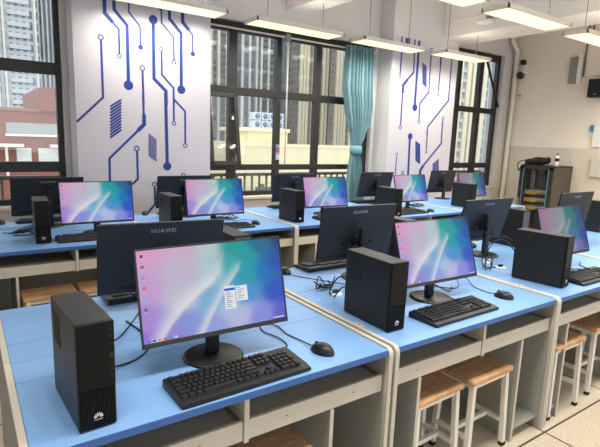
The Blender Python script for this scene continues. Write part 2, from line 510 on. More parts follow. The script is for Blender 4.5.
# right wall: pale paint above, tiled dado below
b = MB(); b.box(XR, XR + .2, YF, YB, 1.55, CEIL, 0); b.box(XR - .012, XR + .2, YF, YB, 0, 1.55, 1)
struct('wall_right', b, [M_wall_warm, M_dado])
b = MB(); b.box(8.10, XR - .012, YB - .012, YB, 0, 1.55); struct('trim_1', b, M_dado)
b = MB(); b.box(XL - .2, XL, YF, YB, 0, CEIL); struct('wall_left', b, M_wall)
# unseen wall behind the camera, its openings added to let daylight in
b = MB(); b.box(XL, XR, YF - .2, YF, 0, 0.95); b.box(XL, XR, YF - .2, YF, 2.9, CEIL)
b.box(XL, -2.4, YF - .2, YF, .95, 2.9); b.box(2.4, 3.0, YF - .2, YF, .95, 2.9); b.box(7.6, XR, YF - .2, YF, .95, 2.9)
struct('wall_front', b, M_wall)
# pillars and ceiling beams
for px0, px1 in ((0.92, 2.305), (5.035, 6.45)):
    b = MB(); b.box(px0, px1, 5.104, YB + .01, 0, CEIL); struct('pillar', b, M_wall)
for bx0, bx1 in ((3.44, 3.76), (6.08, 6.72)):
    b = MB(); b.box(bx0, bx1, YF, YB, 3.10, CEIL, bev=.01); struct('ceiling_beam', b, M_ceil)
# sills
for i, (x0, x1, z0, z1) in enumerate(OPEN):
    b = MB(); b.box(x0, x1, YB - .03, YB + .10, .77, .805, bev=.004); struct('trim_%d' % (i + 2), b, M_sill)

# windows ------------------------------------------------------------
def window(n, x0, x1, z0, z1, mull, rails, extra=None):
    root = empty('window_%d' % n, ((x0 + x1) / 2, 5.45, z0)); root['kind'] = 'structure'
    cx = (x0 + x1) / 2
    f = MB(); t = .07 if n > 1 else .052
    f.box(x0 - cx, x0 - cx + t, 0, .07, 0, z1 - z0, bev=.004); f.box(x1 - cx - t, x1 - cx, 0, .07, 0, z1 - z0, bev=.004)
    f.box(x0 - cx, x1 - cx, -.002, .072, 0, .06, bev=.004); f.box(x0 - cx, x1 - cx, -.002, .072, z1 - z0 - .11, z1 - z0, bev=.004)
    f.build('window_frame', M_frame, root)
    for m, wd in mull:
        b = MB(); b.box(m - cx - wd / 2, m - cx + wd / 2, -.004, .074, .05, z1 - z0 - .1, bev=.004); b.build('mullion', M_frame, root)
    for r, wd in rails:
        b = MB(); b.box(x0 - cx + .05, x1 - cx - .05, -.006, .076, r - z0 - wd / 2, r - z0 + wd / 2, bev=.004); b.build('transom', M_frame, root)
    g = MB(); g.face([(x0 - cx, .035, .03), (x1 - cx, .035, .03), (x1 - cx, .035, z1 - z0 - .05), (x0 - cx, .035, z1 - z0 - .05)])
    g.build('glass', M_glass, root)
    return root, cx
w1, c1 = window(1, -2.6, .87, .80, 2.92, [(-1.6, .07), (-.55, .07)], [(2.135, .11), (1.18, .10)])
b = MB(); b.box(.36, .48, -.03, -.005, .415, .432, bev=.004); b.box(.40, .43, -.045, -.02, .40, .42, bev=.004)
b.build('latch', M_screw, w1, loc=(.36 + .0, 0, 0))
w2, c2 = window(2, 2.33, 4.97, .80, 2.88, [(2.755, .105), (3.405, .075), (4.03, .085)], [(2.09, .095), (1.165, .07)])
w3, c3 = window(3, 6.50, 8.09, .80, 3.12, [(6.98, .09), (7.56, .10)], [(2.15, .09), (1.18, .09)])
def sash(win, x0, x1, zt, zb, ang, cx, z0):
    h = zt - zb; wd = x1 - x0
    s = MB()
    s.box(-wd / 2, -wd / 2 + .05, -.03, .0, -h, 0, bev=.003); s.box(wd / 2 - .05, wd / 2, -.03, .0, -h, 0, bev=.003)
    s.box(-wd / 2, wd / 2, -.03, 0, -h, -h + .05, bev=.003); s.box(-wd / 2, wd / 2, -.03, 0, -.05, 0, bev=.003)
    o = s.build('open_sash', M_frame, win, loc=((x0 + x1) / 2 - cx, 0, zt - z0)); o.rotation_euler[0] = math.radians(ang)
    g = MB(); g.face([(-wd / 2 + .04, -.015, -h + .04), (wd / 2 - .04, -.015, -h + .04), (wd / 2 - .04, -.015, -.04), (-wd / 2 + .04, -.015, -.04)])
    g.build('sash_glass', M_glass, o)
def stay(win, p0, p1):
    b = MB(); b.tube([p0, p1], .022, 6); b.build('sash_stay', M_frame, win)
stay(w3, (7.66 - c3, -.02, 2.98 - .80), (7.98 - c3, -.10, 2.22 - .80))
sash(w2, 2.40, 2.80, 2.05, 1.19, -9, c2, .80)

# guard railings just outside each window
def railing(x0, x1, label):
    cx = (x0 + x1) / 2
    root = tag(empty('guard_railing', (cx, 5.68, .80)), label, 'railing', 'guard railings outside the windows')
    b = MB(); b.box(x0 - cx, x1 - cx, -.025, .025, .235, .275, bev=.006); b.build('top_rail', M_rail, root)
    b = MB(); b.box(x0 - cx, x1 - cx, -.015, .015, -.05, -.02, bev=.004); b.build('bottom_rail', M_rail, root)
    me = None; x = x0 + .06
    while x < x1 - .02:
        if me is None:
            b = MB(); b.box(-.011, .011, -.011, .011, -.04, .24); o = b.build('baluster', M_rail, root, loc=(x - cx, 0, 0)); me = o.data
        else: link('baluster', me, root, (x - cx, 0, 0))
        x += .112
    b = MB(); b.box(x0 - cx, x1 - cx, -.06, .12, -.10, -.05, bev=.005); b.build('ledge', M_sill, root)
railing(-1.2, 1.3, 'metal guard railing with balusters outside the leftmost window')
railing(2.1, 5.05, 'metal guard railing with balusters outside the middle window')
railing(6.4, 8.3, 'metal guard railing with balusters outside the rightmost window')

# sticker on a mullion of the middle window
b = MB(); b.box(-.028, .028, -.003, 0, -.10, .10, 0); b.box(-.026, .026, -.0045, -.003, .0, .06, 1); b.box(-.018, .01, -.0055, -.004, .01, .045, 2); b.box(-.026, .026, -.0045, -.003, -.095, -.03, 3)
tag(b.build('warning_sticker', [M_greyplate, mat('sticker_blue', rgb(60, 90, 170)), mat('sticker_red', rgb(210, 50, 60)), mat('sticker_grey', rgb(180, 185, 195))], loc=(3.41, 5.444, 1.36)),
    'small red and blue sticker on the middle window mullion', 'sticker')

# ------------------------------------------------------------------ circuit murals
def stroke(mb, pts, wd, y, mi):
    n = len(pts)
    P = [Vector((p[0], p[1])) for p in pts]
    L, Rr = [], []
    for i in range(n):
        d0 = (P[i] - P[i - 1]).normalized() if i > 0 else None
        d1 = (P[i + 1] - P[i]).normalized() if i < n - 1 else None
        if d0 is None: d0 = d1
        if d1 is None: d1 = d0
        n0 = Vector((-d0.y, d0.x)); n1 = Vector((-d1.y, d1.x))
        m = (n0 + n1)
        m = m / max(m.length_squared, .2) * 2.0
        L.append(P[i] + m * wd / 2); Rr.append(P[i] - m * wd / 2)
    for i in range(n - 1):
        mb.face([(L[i].x, y, L[i].y), (L[i + 1].x, y, L[i + 1].y), (Rr[i + 1].x, y, Rr[i + 1].y), (Rr[i].x, y, Rr[i].y)], mi)
def disc(mb, c, r, y, mi, r0=0):
    n = 24
    for k in range(n):
        a, a2 = 2 * PI * k / n, 2 * PI * (k + 1) / n
        o = lambda rr, t: (c[0] + rr * math.cos(t), y, c[1] + rr * math.sin(t))
        if r0 > 0: mb.face([o(r, a), o(r, a2), o(r0, a2), o(r0, a)], mi)
        else: mb.face([o(r, a), o(r, a2), (c[0], y, c[1])], mi)
def mural(data, x0, x1, z0, z1, label):
    mb = MB(); mb.box(x0, x1, 5.096, 5.1035, z0, z1, 0)
    for i, e in enumerate(data):
        y = 5.0955 - (i % 7) * .00006
        if e[0] == 'L': stroke(mb, e[1], e[2] * (1.2 if e[2] > .0125 else .95), y, 1)
        elif e[0] == 'R': disc(mb, e[1], e[2], y, 1, e[2] * .58)
        else: disc(mb, e[1], e[2], y, 1)
    o = mb.build('circuit_mural', [M_mural, M_muralblue], recalc=False)
    tag(o, label, 'mural', 'circuit murals on the pillars')
mural(MURAL_A, .925, 2.30, 0, 3.60, 'pale mural of blue circuit lines on the wide pillar left of middle window')
mural(MURAL_B, 5.04, 6.445, 0, 3.0, 'pale mural of blue circuit lines on the pillar right of the teal curtain')

# ------------------------------------------------------------------ curtain, rod, cord
def curtain():
    root = tag(empty('curtain', (4.56, 5.24, .5)), 'teal gathered curtain tied back at the right edge of middle window', 'curtain')
    prof = [(2.80, 4.34, 4.80), (2.5, 4.325, 4.82), (2.25, 4.32, 4.83), (2.0, 4.37, 4.84), (1.8, 4.42, 4.81), (1.62, 4.475, 4.73), (1.47, 4.495, 4.665), (1.38, 4.495, 4.66), (1.2, 4.47, 4.70), (1.0, 4.455, 4.74), (.75, 4.45, 4.77), (.5, 4.45, 4.78)]
    nz, nu = 60, 150
    bm = bmesh.new(); grid = []
    for i in range(nz + 1):
        z = 2.80 + (0.5 - 2.80) * i / nz
        for k in range(len(prof) - 1):
            if prof[k][0] >= z >= prof[k + 1][0]:
                t = (prof[k][0] - z) / (prof[k][0] - prof[k + 1][0]); t = t * t * (3 - 2 * t)
                a = prof[k][1] + (prof[k + 1][1] - prof[k][1]) * t; c = prof[k][2] + (prof[k + 1][2] - prof[k][2]) * t
                break
        row = []
        tight = min(1.0, max(0.0, (c - a - .14) / .3))
        for j in range(nu + 1):
            u = j / nu
            amp = .020 + .034 * tight
            y = amp * math.sin(u * 2 * PI * 8.5 + .6 * math.sin(z * 2.3)) + .014 * math.sin(u * 2 * PI * 19 + z * 1.3) * tight
            xx = a + (c - a) * (u + .012 * math.sin(u * 2 * PI * 8.5 + 1.2))
            row.append(bm.verts.new((xx - 4.56, y, z - .5)))
        grid.append(row)
    for i in range(nz):
        for j in range(nu):
            f = bm.faces.new((grid[i][j], grid[i + 1][j], grid[i + 1][j + 1], grid[i][j + 1])); f.smooth = True
    me = bpy.data.meshes.new('cloth'); bm.to_mesh(me); bm.free(); me.materials.append(M_curtain)
    o = link('cloth', me, root); md = o.modifiers.new('thickness', 'SOLIDIFY'); md.thickness = .004
    b = MB(); b.lathe([(.088, -.055), (.098, -.05), (.102, 0), (.098, .05), (.088, .055), (.08, .03), (.08, -.03), (.088, -.055)], 28, sy=.62)
    b.build('tie_back', M_tie, root, loc=(.02, 0, .92))
curtain()
root = tag(empty('curtain_rod', (3.5, 5.30, 2.80)), 'slim white curtain rod across the top of middle window', 'curtain rod')
b = MB(); b.tube([(-1.15, 0, -.03), (1.42, 0, -.03)], .011, 10); b.build('rod', M_whitemetal, root)
for xx in (-.08, .96):
    b = MB(); b.box(xx - .035, xx + .035, -.03, .085, -.075, .01, bev=.008); b.build('bracket', M_greyplate if xx < 0 else M_frame, root)
b = MB(); b.tube([(3.44, 5.31, 2.72), (3.445, 5.315, 1.9), (3.44, 5.31, 1.20)], .006, 8)
tag(b.build('pull_wand', M_elecbox), 'thin white curtain wand hanging in front of the middle window', 'curtain wand')

# ------------------------------------------------------------------ hanging light panels
M_diff = emit('lamp_diffuser', (1.0, .955, .60, 1), GLOW)
M_uplight = emit('added_uplight_glow', (1.0, .93, .80, 1), UPL)
def lamp_proto(L, W):
    root = empty('pendant_light_panel', (0, 0, 2.75))
    b = MB(); t = .014
    b.box(-L / 2, L / 2, -W / 2, -W / 2 + t, 0, .04); b.box(-L / 2, L / 2, W / 2 - t, W / 2, 0, .04)
    b.box(-L / 2, -L / 2 + t, -W / 2, W / 2, 0, .04); b.box(L / 2 - t, L / 2, -W / 2, W / 2, 0, .04); b.box(-L / 2 + .005, L / 2 - .005, -W / 2 + .005, W / 2 - .005, .03, .045)
    b.build('housing', M_lampwhite, root)
    b = MB(); b.box(-L / 2 + t, L / 2 - t, -W / 2 + t, W / 2 - t, .004, .012); b.build('diffuser', M_diff, root)
    b = MB(); b.box(-L / 2 + .03, L / 2 - .03, -W / 2 + .03, W / 2 - .03, .0452, .048); b.build('added_uplight', M_uplight, root)  # glowing top plate added to brighten the ceiling
    for k in range(4):                    # the LEDs of the panel
        for s in (-1, 1):
            ld = bpy.data.lights.new('led', 'SPOT'); ld.energy = LED * L / 1.15; ld.spot_size = math.radians(172); ld.spot_blend = 1.0
            ld.color = (1.0, .945, .85); ld.shadow_soft_size = LEDR
            lo = bpy.data.objects.new('led', ld); COL.objects.link(lo); lo.parent = root; lo.location = ((k - 1.5) / 4 * L, s * W * .25, -.006)
    for s in (-1, 1):
        b = MB(); b.tube([(s * L * .32, 0, .04), (s * L * .32, 0, CEIL - 2.748)], .004, 6); b.build('suspension_wire', M_wire, root)
    return root
LP = [(1.14, 2.29, 4.65, 4.95, 'hanging light panel above the left pillar mural, cut by frame top'),
      (2.63, 3.80, 4.66, 4.96, 'hanging light panel in front of the middle window top, back row'),
      (4.08, 5.17, 4.61, 4.90, 'hanging light panel just in front of the teal curtain top, back row'),
      (5.42, 6.42, 4.48, 4.77, 'hanging light panel nearest to the rightmost window top, back row'),
      (2.64, 3.76, 2.71, 2.98, 'hanging light panel cut by the frame top, leftmost of the front row'),
      (4.04, 5.12, 2.70, 2.98, 'hanging light panel seen whole in front row, under the ceiling beam'),
      (5.48, 6.55, 2.71, 2.98, 'hanging light panel cut by the right edge of the photo')]
for x0, x1, y0, y1, lab in LP:
    r = lamp_proto(x1 - x0, y1 - y0); r.location = ((x0 + x1) / 2, (y0 + y1) / 2, 2.75)
    tag(r, lab, 'ceiling light', 'hanging light panels')
for x0, y0 in ((-.3, .95), (1.15, .95), (2.6, .95), (4.05, .95), (5.5, .95), (6.95, .95), (6.95, 2.84)):  # panels out of view, added to light the front desks and right wall
    r = lamp_proto(1.12, .28); r.location = (x0 + .56, y0, 2.75)
    tag(r, 'unseen hanging light panel added for light, above or right of the camera', 'ceiling light', 'unseen hanging light panels')

# ------------------------------------------------------------------ right wall fittings
b = MB(); b.tube(spline([(8.16, 5.31, 3.62), (8.16, 5.31, 3.42), (8.17, 5.31, 3.36), (8.32, 5.30, 3.22), (8.33, 5.30, 3.14), (8.33, 5.30, 2.4), (8.33, 5.30, 1.2), (8.33, 5.30, 0)], 6), .038, 14)
tag(b.build('drain_pipe', M_steelpipe), 'white vertical drain pipe with a jog in the room corner', 'pipe')
root = tag(empty('security_camera', (8.40, 5.17, 2.86)), 'small black and white security camera on the upper right wall', 'security camera')
b = MB(); b.box(-.02, 0, -.05, .05, -.16, .12, bev=.006); b.box(-.10, -.01, -.02, .02, .10, .135, bev=.006); b.build('wall_bracket', M_white, root)
b = MB(); b.box(-.13, -.03, -.045, .03, .11, .20, bev=.02); b.build('camera_body', M_black, root)
b = MB(); b.lathe([(0, -.07), (.04, -.06), (.06, -.02), (.06, .03), (.03, .06), (0, .062)], 20, loc=(-.07, .03, -.06)); b.build('dome', M_black, root)
b = MB(); b.box(-.09, -.005, -.05, .08, -.03, .01, bev=.01); b.build('dome_mount', M_white, root)
root = tag(empty('wall_panel_box', (8.40, 4.24, 2.80)), 'grey panel with white side box high on right wall', 'wall box')
b = MB(); b.box(-.06, 0, -.03, .11, -.20, .21, bev=.006); b.build('front_panel', M_greyplate, root)
b = MB(); b.box(-.075, 0, -.085, -.03, -.22, .25, bev=.006); b.build('side_box', M_white, root)
b = MB(); b.tube([(8.385, 4.13, 3.62), (8.385, 4.13, 2.70)], .014, 8); b.tube([(8.385, 4.06, 3.60), (8.385, 4.06, 3.2)], .010, 8)
tag(b.build('hanging_cable', M_wire), 'grey cable dropping from ceiling down the right wall', 'cable')
b = MB(); b.box(8.37, 8.40, 2.6, 4.10, 2.70, 2.73, bev=.004)
tag(b.build('cable_trunking', M_wall_warm), 'pale horizontal cable trunking on right wall above the black speaker', 'trunking')
root = tag(empty('wall_speaker', (8.40, 3.82, 2.49)), 'black box speaker mounted on the upper right wall', 'speaker')
b = MB(); b.box(-.20, -.04, -.13, .13, -.14, .14, bev=.012); b.build('cabinet', M_speaker, root)
b = MB(); b.box(-.205, -.198, -.115, .115, -.125, .125, bev=.002); b.build('grille', M_vent, root)
b = MB(); b.box(-.209, -.204, -.02, .03, -.105, -.09); b.build('badge', M_logodim, root)
b = MB(); b.box(-.05, 0, -.04, .04, -.05, .05); b.build('wall_bracket', M_black, root)
root = tag(empty('wall_control_box', (8.40, 3.85, 1.88)), 'small white wall box with blue plate below the speaker', 'wall switch')
b = MB(); b.box(-.04, 0, -.14, .0, -.30, .06, bev=.006); b.build('housing', M_white, root)
b = MB(); b.box(-.045, 0, -.01, .055, -.055, .045, bev=.004); b.build('blue_plate', M_bluelabel, root)
root = tag(empty('electrical_box', (8.388, 3.62, 1.1)), 'grey metal electrical box on tiled dado behind the monitors', 'electrical box')
b = MB(); b.box(-.05, 0, -.2, .2, 0, .30, bev=.006); b.build('cabinet', M_elecbox, root)
b = MB(); b.box(-.056, -.05, -.185, .185, .015, .285, bev=.003); b.build('lid', M_elecbox, root)
b = MB(); b.box(8.34, 8.40, 5.18, 5.24, 2.44, 2.46); b.tube([(8.35, 5.2, 2.46), (8.33, 5.15, 2.44)], .008, 6)
tag(b.build('wall_hook', M_screw), 'small metal hook beside the corner pipe', 'hook')
# access point and conduit on the beam side
root = tag(empty('access_point', (6.08, 4.32, 3.22)), 'white access point on the side of ceiling beam', 'access point')
b = MB(); b.lathe([(0, -.015), (.10, -.015), (.125, 0), (.11, .02), (0, .022)], 24); o = b.build('disc_body', M_white, root, loc=(-.12, 0, -.03))
b = MB(); b.box(-.06, 0, -.04, .04, -.02, .07, bev=.006); b.build('mount_bracket', M_greyplate, root)
b = MB(); b.box(6.066, 6.08, 4.5, 5.36, 3.315, 3.328); tag(b.build('thin_conduit', M_white), 'thin white conduit running along the ceiling beam side', 'conduit')

# ------------------------------------------------------------------ rack, bag, bottle
root = tag(empty('server_rack', (8.08, 4.38, 0)), 'black network rack with glass door in the right corner', 'server rack')
X0, X1, Y0, Y1, ZT = -.28, .30, -.285, .285, 1.25
b = MB(); b.box(X0, X1, Y0, Y0 + .02, .05, ZT - .02, bev=.003); b.build('side_panel', M_rackside, root)
b = MB(); b.box(X0, X1, Y1 - .02, Y1, .05, ZT - .02, bev=.003); b.build('side_panel', M_rackside, root)
b = MB(); b.box(X1 - .02, X1, Y0 + .02, Y1 - .02, .05, ZT - .02); b.build('rear_panel', M_rack, root)
b = MB(); b.box(X0 - .02, X1, Y0, Y1, ZT - .03, ZT, bev=.004); b.build('top_panel', M_rack, root)
b = MB(); b.box(X0, X1, Y0, Y1, 0, .06, bev=.004); b.build('plinth', M_rack, root)
for s in (-1, 1):
    b = MB(); b.box(X0 + .05, X0 + .085, s * .235 - .015, s * .235 + .015, .06, ZT - .03); b.build('mounting_rail', M_screw, root)
d = MB(); d.box(X0 - .03, X0, Y0, Y0 + .075, .06, ZT - .03, bev=.003); d.box(X0 - .03, X0, Y1 - .075, Y1, .06, ZT - .03, bev=.003)
d.box(X0 - .03, X0, Y0, Y1, .06, .12, bev=.003); d.box(X0 - .03, X0, Y0, Y1, ZT - .07, ZT - .03, bev=.003)
dd = d.build('door', M_rack, root)
b = MB(); b.face([(X0 - .012, Y0 + .07, .11), (X0 - .012, Y1 - .07, .11), (X0 - .012, Y1 - .07, ZT - .06), (X0 - .012, Y0 + .07, ZT - .06)]); b.build('door_glass', M_rackglass, dd)
for s in (-1, 1):
    b = MB(); b.box(X0 - .036, X0 - .028, s * .212 - .006, s * .212 + .006, .10, ZT - .05, bev=.002); b.build('cyan_strip', M_cyan, dd)
b = MB(); b.box(X0 - .045, X0 - .03, Y1 - .05, Y1 - .02, .55, .70, bev=.004); b.build('door_handle', M_screw, dd)
for k, (zz, lab) in enumerate(((.96, 'topmost of the network switches with yellow cables in the rack'), (.83, 'middle network switch with yellow cables in the rack'), (.70, 'lowest of the network switches with yellow cables in the rack'))):
    sw = tag(empty('network_switch', (7.90, 4.38, zz - .18)), lab, 'network switch', 'switches in the rack')
    b = MB(); b.box(0, .30, -.235, .235, 0, .044, bev=.003); b.build('case', M_elecbox, sw)
    b = MB(); b.box(-.004, 0, -.20, .20, .008, .036); b.build('port_row', M_screw, sw)
    b = MB()
    for j in range(12):
        y0 = -.02 + j * .017
        b.tube(spline([(-.002, y0, .022), (-.035, y0 + random.uniform(-.01, .02), .02 + random.uniform(-.01, .02)), (-.03, y0 + .05, -.01), (.0, min(.21, y0 + .09), -.02)], 5), .005, 6)
    b.build('patch_cables', M_yellow, sw)['kind'] = 'stuff'
pp = tag(empty('patch_panel', (7.90, 4.50, .86)), 'grey upright wiring panel inside the rack behind the glass door', 'wiring panel')
b = MB(); b.box(0, .03, -.03, .03, 0, .33, bev=.003); b.build('panel', M_greyplate, pp)
b = MB()
for k in range(9): b.box(-.004, 0, -.02, .02, .02 + k * .034, .04 + k * .034)
b.build('socket_row', M_rack, pp)
# shoulder bag lying on the rack
bm = bmesh.new(); bmesh.ops.create_uvsphere(bm, u_segments=40, v_segments=24, radius=1)
for v in bm.verts:
    x, y, z = v.co
    s = lambda t, p: math.copysign(abs(t) ** p, t)
    x, y, z = s(x, .6) * .15, s(y, .6) * .185, s(z, .7) * .058
    z += .012 * math.sin(y * 22 + x * 9) + .012 * math.sin(x * 30) - .030 * (y / .185)
    z = max(z, -.055)
    v.co = (x, y, z)
for f in bm.faces: f.smooth = True
me = bpy.data.meshes.new('bag_body'); bm.to_mesh(me); bm.free(); me.materials.append(M_bag)
root = tag(empty('black_bag', (8.00, 4.50, ZT + .058)), 'crumpled black cloth bag lying on the network rack', 'bag')
o = link('bag_body', me, root)
b = MB(); b.tube(spline([(-.08, .14, .02), (-.18, .19, .0), (-.265, .19, -.045), (-.285, .17, -.12), (-.282, .15, -.16), (-.28, .13, -.10), (-.20, .10, -.045), (-.10, .08, .0)], 6), .008, 6)
b.build('shoulder_strap', M_bag, root)
root = tag(empty('plastic_bottle', (8.06, 4.21, ZT)), 'small clear bottle with black label standing on the network rack', 'bottle')
b = MB(); b.lathe([(0, 0), (.032, 0), (.034, .01), (.034, .12), (.030, .145), (.014, .17), (.013, .185), (0, .185)], 20); b.build('bottle_body', M_white, root)
b = MB(); b.lathe([(.0346, .075), (.0352, .078), (.0352, .125), (.0346, .128)], 20); b.build('label_band', M_black, root)
b = MB(); b.lathe([(0, .205), (.015, .205), (.016, .185), (.016, .178), (0, .178)], 16); b.build('cap', M_black, root)

# ------------------------------------------------------------------ outside
def building(name, loc, label, cat='building'):
    return tag(empty(name, loc), label, cat)
# red school block
rd = building('school_block', (3.0, 28, -12), 'red school block with a pale window band outside the leftmost window')
M_red = mat('red_render', rgb(132, 82, 70), 0.8, noise=0.06, nscale=1.5); M_redband = mat('grey_band', rgb(150, 152, 148), 0.5, noise=0.2, nscale=6)
M_cream = mat('cream_render', rgb(226, 214, 178), 0.85, noise=0.04, nscale=1); M_canopy = mat('pale_canopy', rgb(214, 208, 194), 0.7)
M_winlight = mat('pale_window', rgb(196, 198, 190), 0.4, noise=0.25, nscale=8)
b = MB(); b.box(-22, 6, 0, 10, 0, 14.5); b.build('wall', M_red, rd)
b = MB(); b.box(.45, 1.45, -.3, 8, 14.4, 15.55); b.build('stair_tower', M_red, rd)
b = MB(); b.box(-22, 6, -.06, 0, 14.35, 14.5); b.build('coping', mat('brown_coping', rgb(140, 96, 84)), rd)
b = MB(); b.box(-1.1, 5.8, -.03, .02, 13.25, 13.78); b.build('window_band', M_redband, rd)
b = MB(); b.box(-1.15, 5.8, -.12, 0, 13.12, 13.24); b.build('sill_band', M_canopy, rd)
for a, c in ((-1.6, -.42), (.75, 2.2), (3.4, 5)):
    b = MB(); b.box(a, c, -.5, .05, 12.60, 12.75); b.build('canopy', M_canopy, rd)
for a, c in ((-.72, -.07), (.24, 1.25), (2.0, 3.0)):
    b = MB(); b.box(a, c, -.03, .02, 11.8, 12.55); b.build('window', M_winlight, rd)
b = MB(); b.box(-1.22, -1.10, -.3, -.2, 11.0, 12.6); b.build('post', M_canopy, rd)
# towers with rows of windows, piers and floor slabs
def tower(name, loc, wd, dp, ht, fm, pier_m, piers, pw, label, slab=None, k=1.0):
    """k: how much farther (and larger) than first measured"""
    wd *= k; ht = 14 + (ht - 14) * k; pw *= k; piers = [p * k for p in piers]
    t = building(name, (loc[0] * k, loc[1] * k, loc[2]), label, 'tower block')
    b = MB(); b.box(0, wd, 0, dp, 0, ht); b.build('facade', fm, t)
    me = None
    for px in piers:
        if me is None:
            b = MB(); b.box(-pw / 2, pw / 2, -.9, .1, 0, ht); o = b.build('pier', pier_m, t, loc=(px, 0, 0)); me = o.data
        else: link('pier', me, t, (px, 0, 0))
    if slab:
        for (a, c) in slab[0]:
            b = MB(); z = 1.0
            while z < ht: b.box(a * k, c * k, -.7, 0, z, z + slab[1]); z += 3.0
            b.build('balcony_column', slab[2], t)
    return t
M_pier = mat('tower_white_pier', rgb(214, 210, 200), 0.8); M_pierc = mat('tower_cream_pier', rgb(222, 212, 184), 0.8)
M_bal = mat('balcony_pale', rgb(190, 194, 198), 0.8); M_bald = mat('balcony_grey', rgb(120, 122, 122), 0.8)
FA = facade_mat('white_tower_front', rgb(186, 190, 192), rgb(84, 94, 104), rgb(140, 150, 158), 1.7, 3.0, .42)
FB = facade_mat('slate_tower_front', rgb(120, 128, 136), rgb(72, 80, 90), rgb(138, 150, 160), 1.6, 3.0, .45)
FC = facade_mat('brown_tower_front', rgb(140, 134, 124), rgb(58, 62, 66), rgb(136, 142, 146), 2.2, 3.0, .6)
FD = facade_mat('stone_tower_front', rgb(160, 153, 142), rgb(74, 82, 88), rgb(140, 150, 156), 2.8, 3.0, .9)
FE = facade_mat('pale_tower_front', rgb(172, 178, 178), rgb(92, 106, 114), rgb(140, 152, 158), 2.2, 3.0, .45)
FR = facade_mat('red_tower_front', rgb(150, 122, 112), rgb(96, 100, 104), rgb(166, 168, 166), 2.4, 3.0, .7)
tower('residential_tower', (-6, 60, -14), 13.6, 14, 60, FA, M_pier, [5.7, 6.4, 9.7, 10.4, 13.3], .2, 'white tower block with balcony rows outside the leftmost window', ([(0, 5.5), (6.6, 9.3), (10.8, 12.8)], 1.15, M_bal), 2.7)
tower('residential_tower', (7.75, 62, -14), 6.5, 14, 60, FB, M_bal, [.1, .5, .95, 1.4, 1.9, 2.6, 3.3, 4.0, 4.7], .16, 'blue grey tower block with slim fins outside the leftmost window', None, 2.7)
tower('residential_tower', (30, 92, -14), 17, 14, 75, FC, M_pier, [1, 4.1, 7.2, 9.8, 11.5, 13.2, 15, 16.6], .55, 'grey tower with white piers at the left of the middle window', ([(4.6, 6.6), (10.2, 11.2), (13.6, 14.7)], 1.0, M_bald), 2.2)
tower('residential_tower', (47.2, 90, -14), 11.2, 14, 75, FB, M_pier, [.25, 1.9, 3.5, 4.6, 6.3, 9.0, 11.0], .42, 'slate tower with white piers behind the cooling units', ([(5.0, 6.0), (6.7, 8.6)], 1.1, M_bald), 2.2)
tower('residential_tower', (58.6, 86, -14), 7.4, 14, 75, FC, M_pierc, [.4, 1.2, 2.0, 3.6, 6.2, 7.1], .6, 'brown tower with dark window column in the middle window', ([(4.2, 5.6)], 1.1, M_bald), 2.2)
tower('residential_tower', (66.4, 84, -14), 11, 14, 75, FD, M_pierc, [.6, 1.4, 2.2, 3.0, 4.6], .62, 'stone coloured tower beside the teal curtain', ([(3.4, 4.2)], 1.1, M_bald), 2.2)
tower('residential_tower', (52.5, 45, -14), 12.6, 14, 60, FE, M_pierc, [4.9, 6.7, 8.0, 10.4], .85, 'pale tower with cream piers outside the rightmost window', ([(0, 4.4), (5.5, 6.2), (8.6, 9.8)], 1.1, M_bal), 2.2)
tower('residential_tower', (65.8, 48, -14), 14, 14, 60, FR, M_pierc, [3.4], .7, 'reddish tower at the right edge of the rightmost window', ([(5, 9)], 1.2, M_bal), 2.2)
# cream rooftop block with cooling units
cr = building('rooftop_block', (27, 40, -14), 'low cream building with rooftop box outside the middle window')
b = MB(); b.box(-6.0, 14, 0, 14, 0, 14.6); b.build('wall', M_cream, cr)
b = MB(); b.box(-7.4, -6.0, -1, 10, 0, 14.95); b.build('side_wing', M_cream, cr)
b = MB(); b.box(-6.1, 14.1, -.15, 0, 14.65, 14.9); b.build('parapet', M_cream, cr)
b = MB(); b.box(-4.1, .45, 2, 7, 14.6, 16.2); b.build('lift_house', M_cream, cr)
b = MB(); b.box(-4.65, .55, 1.7, 7.2, 16.0, 16.35); b.build('house_roof', M_pierc, cr)
b = MB(); b.box(-6.0, 14, -3, 0, 0, 10.5); b.build('terrace', mat('terrace_grey', rgb(168, 160, 140), 0.9, noise=.1, nscale=2), cr)
M_cool = mat('cooling_unit', rgb(198, 204, 212), 0.5, noise=.1, nscale=5); M_fan = mat('unit_fan', rgb(120, 130, 142), .6)
for i in range(4):
    for j in range(2):
        t = tag(empty('cooling_unit', (23.75 + i * .88, 42.4, 2.35 + j * .78)), 'pale rooftop cooling unit stacked with its twins on the cream lift house', 'cooling unit', 'cooling units on the cream roof')
        b = MB(); b.box(0, .80, 0, .9, 0, .72, bev=.03); b.build('casing', M_cool, t)
        b = MB(); b.lathe([(0, 0), (.25, 0), (.26, .03), (0, .03)], 20); o = b.build('fan_grille', M_fan, t, loc=(.4, 0.0, .36)); o.rotation_euler[0] = PI / 2
for xx, zz, lab in ((22.0, -.95, 'left dark duct on the terrace of the cream building'), (30.4, -1.05, 'right dark duct on the terrace of the cream building')):
    b = MB(); b.box(0, 2.0, 0, .6, 0, .45, bev=.05); b.box(.3, .7, .1, .5, .3, .75, bev=.05)
    tag(b.build('roof_duct', mat('duct_dark', rgb(96, 92, 84), .6), loc=(xx, 38.2, -3.5 )), lab, 'duct')
b = MB(); b.box(-200, 340, 6.5, 320, -14.3, -14); tag(b.build('outdoor_ground', mat('outside_ground', rgb(120, 118, 108), .9)), kind='structure')
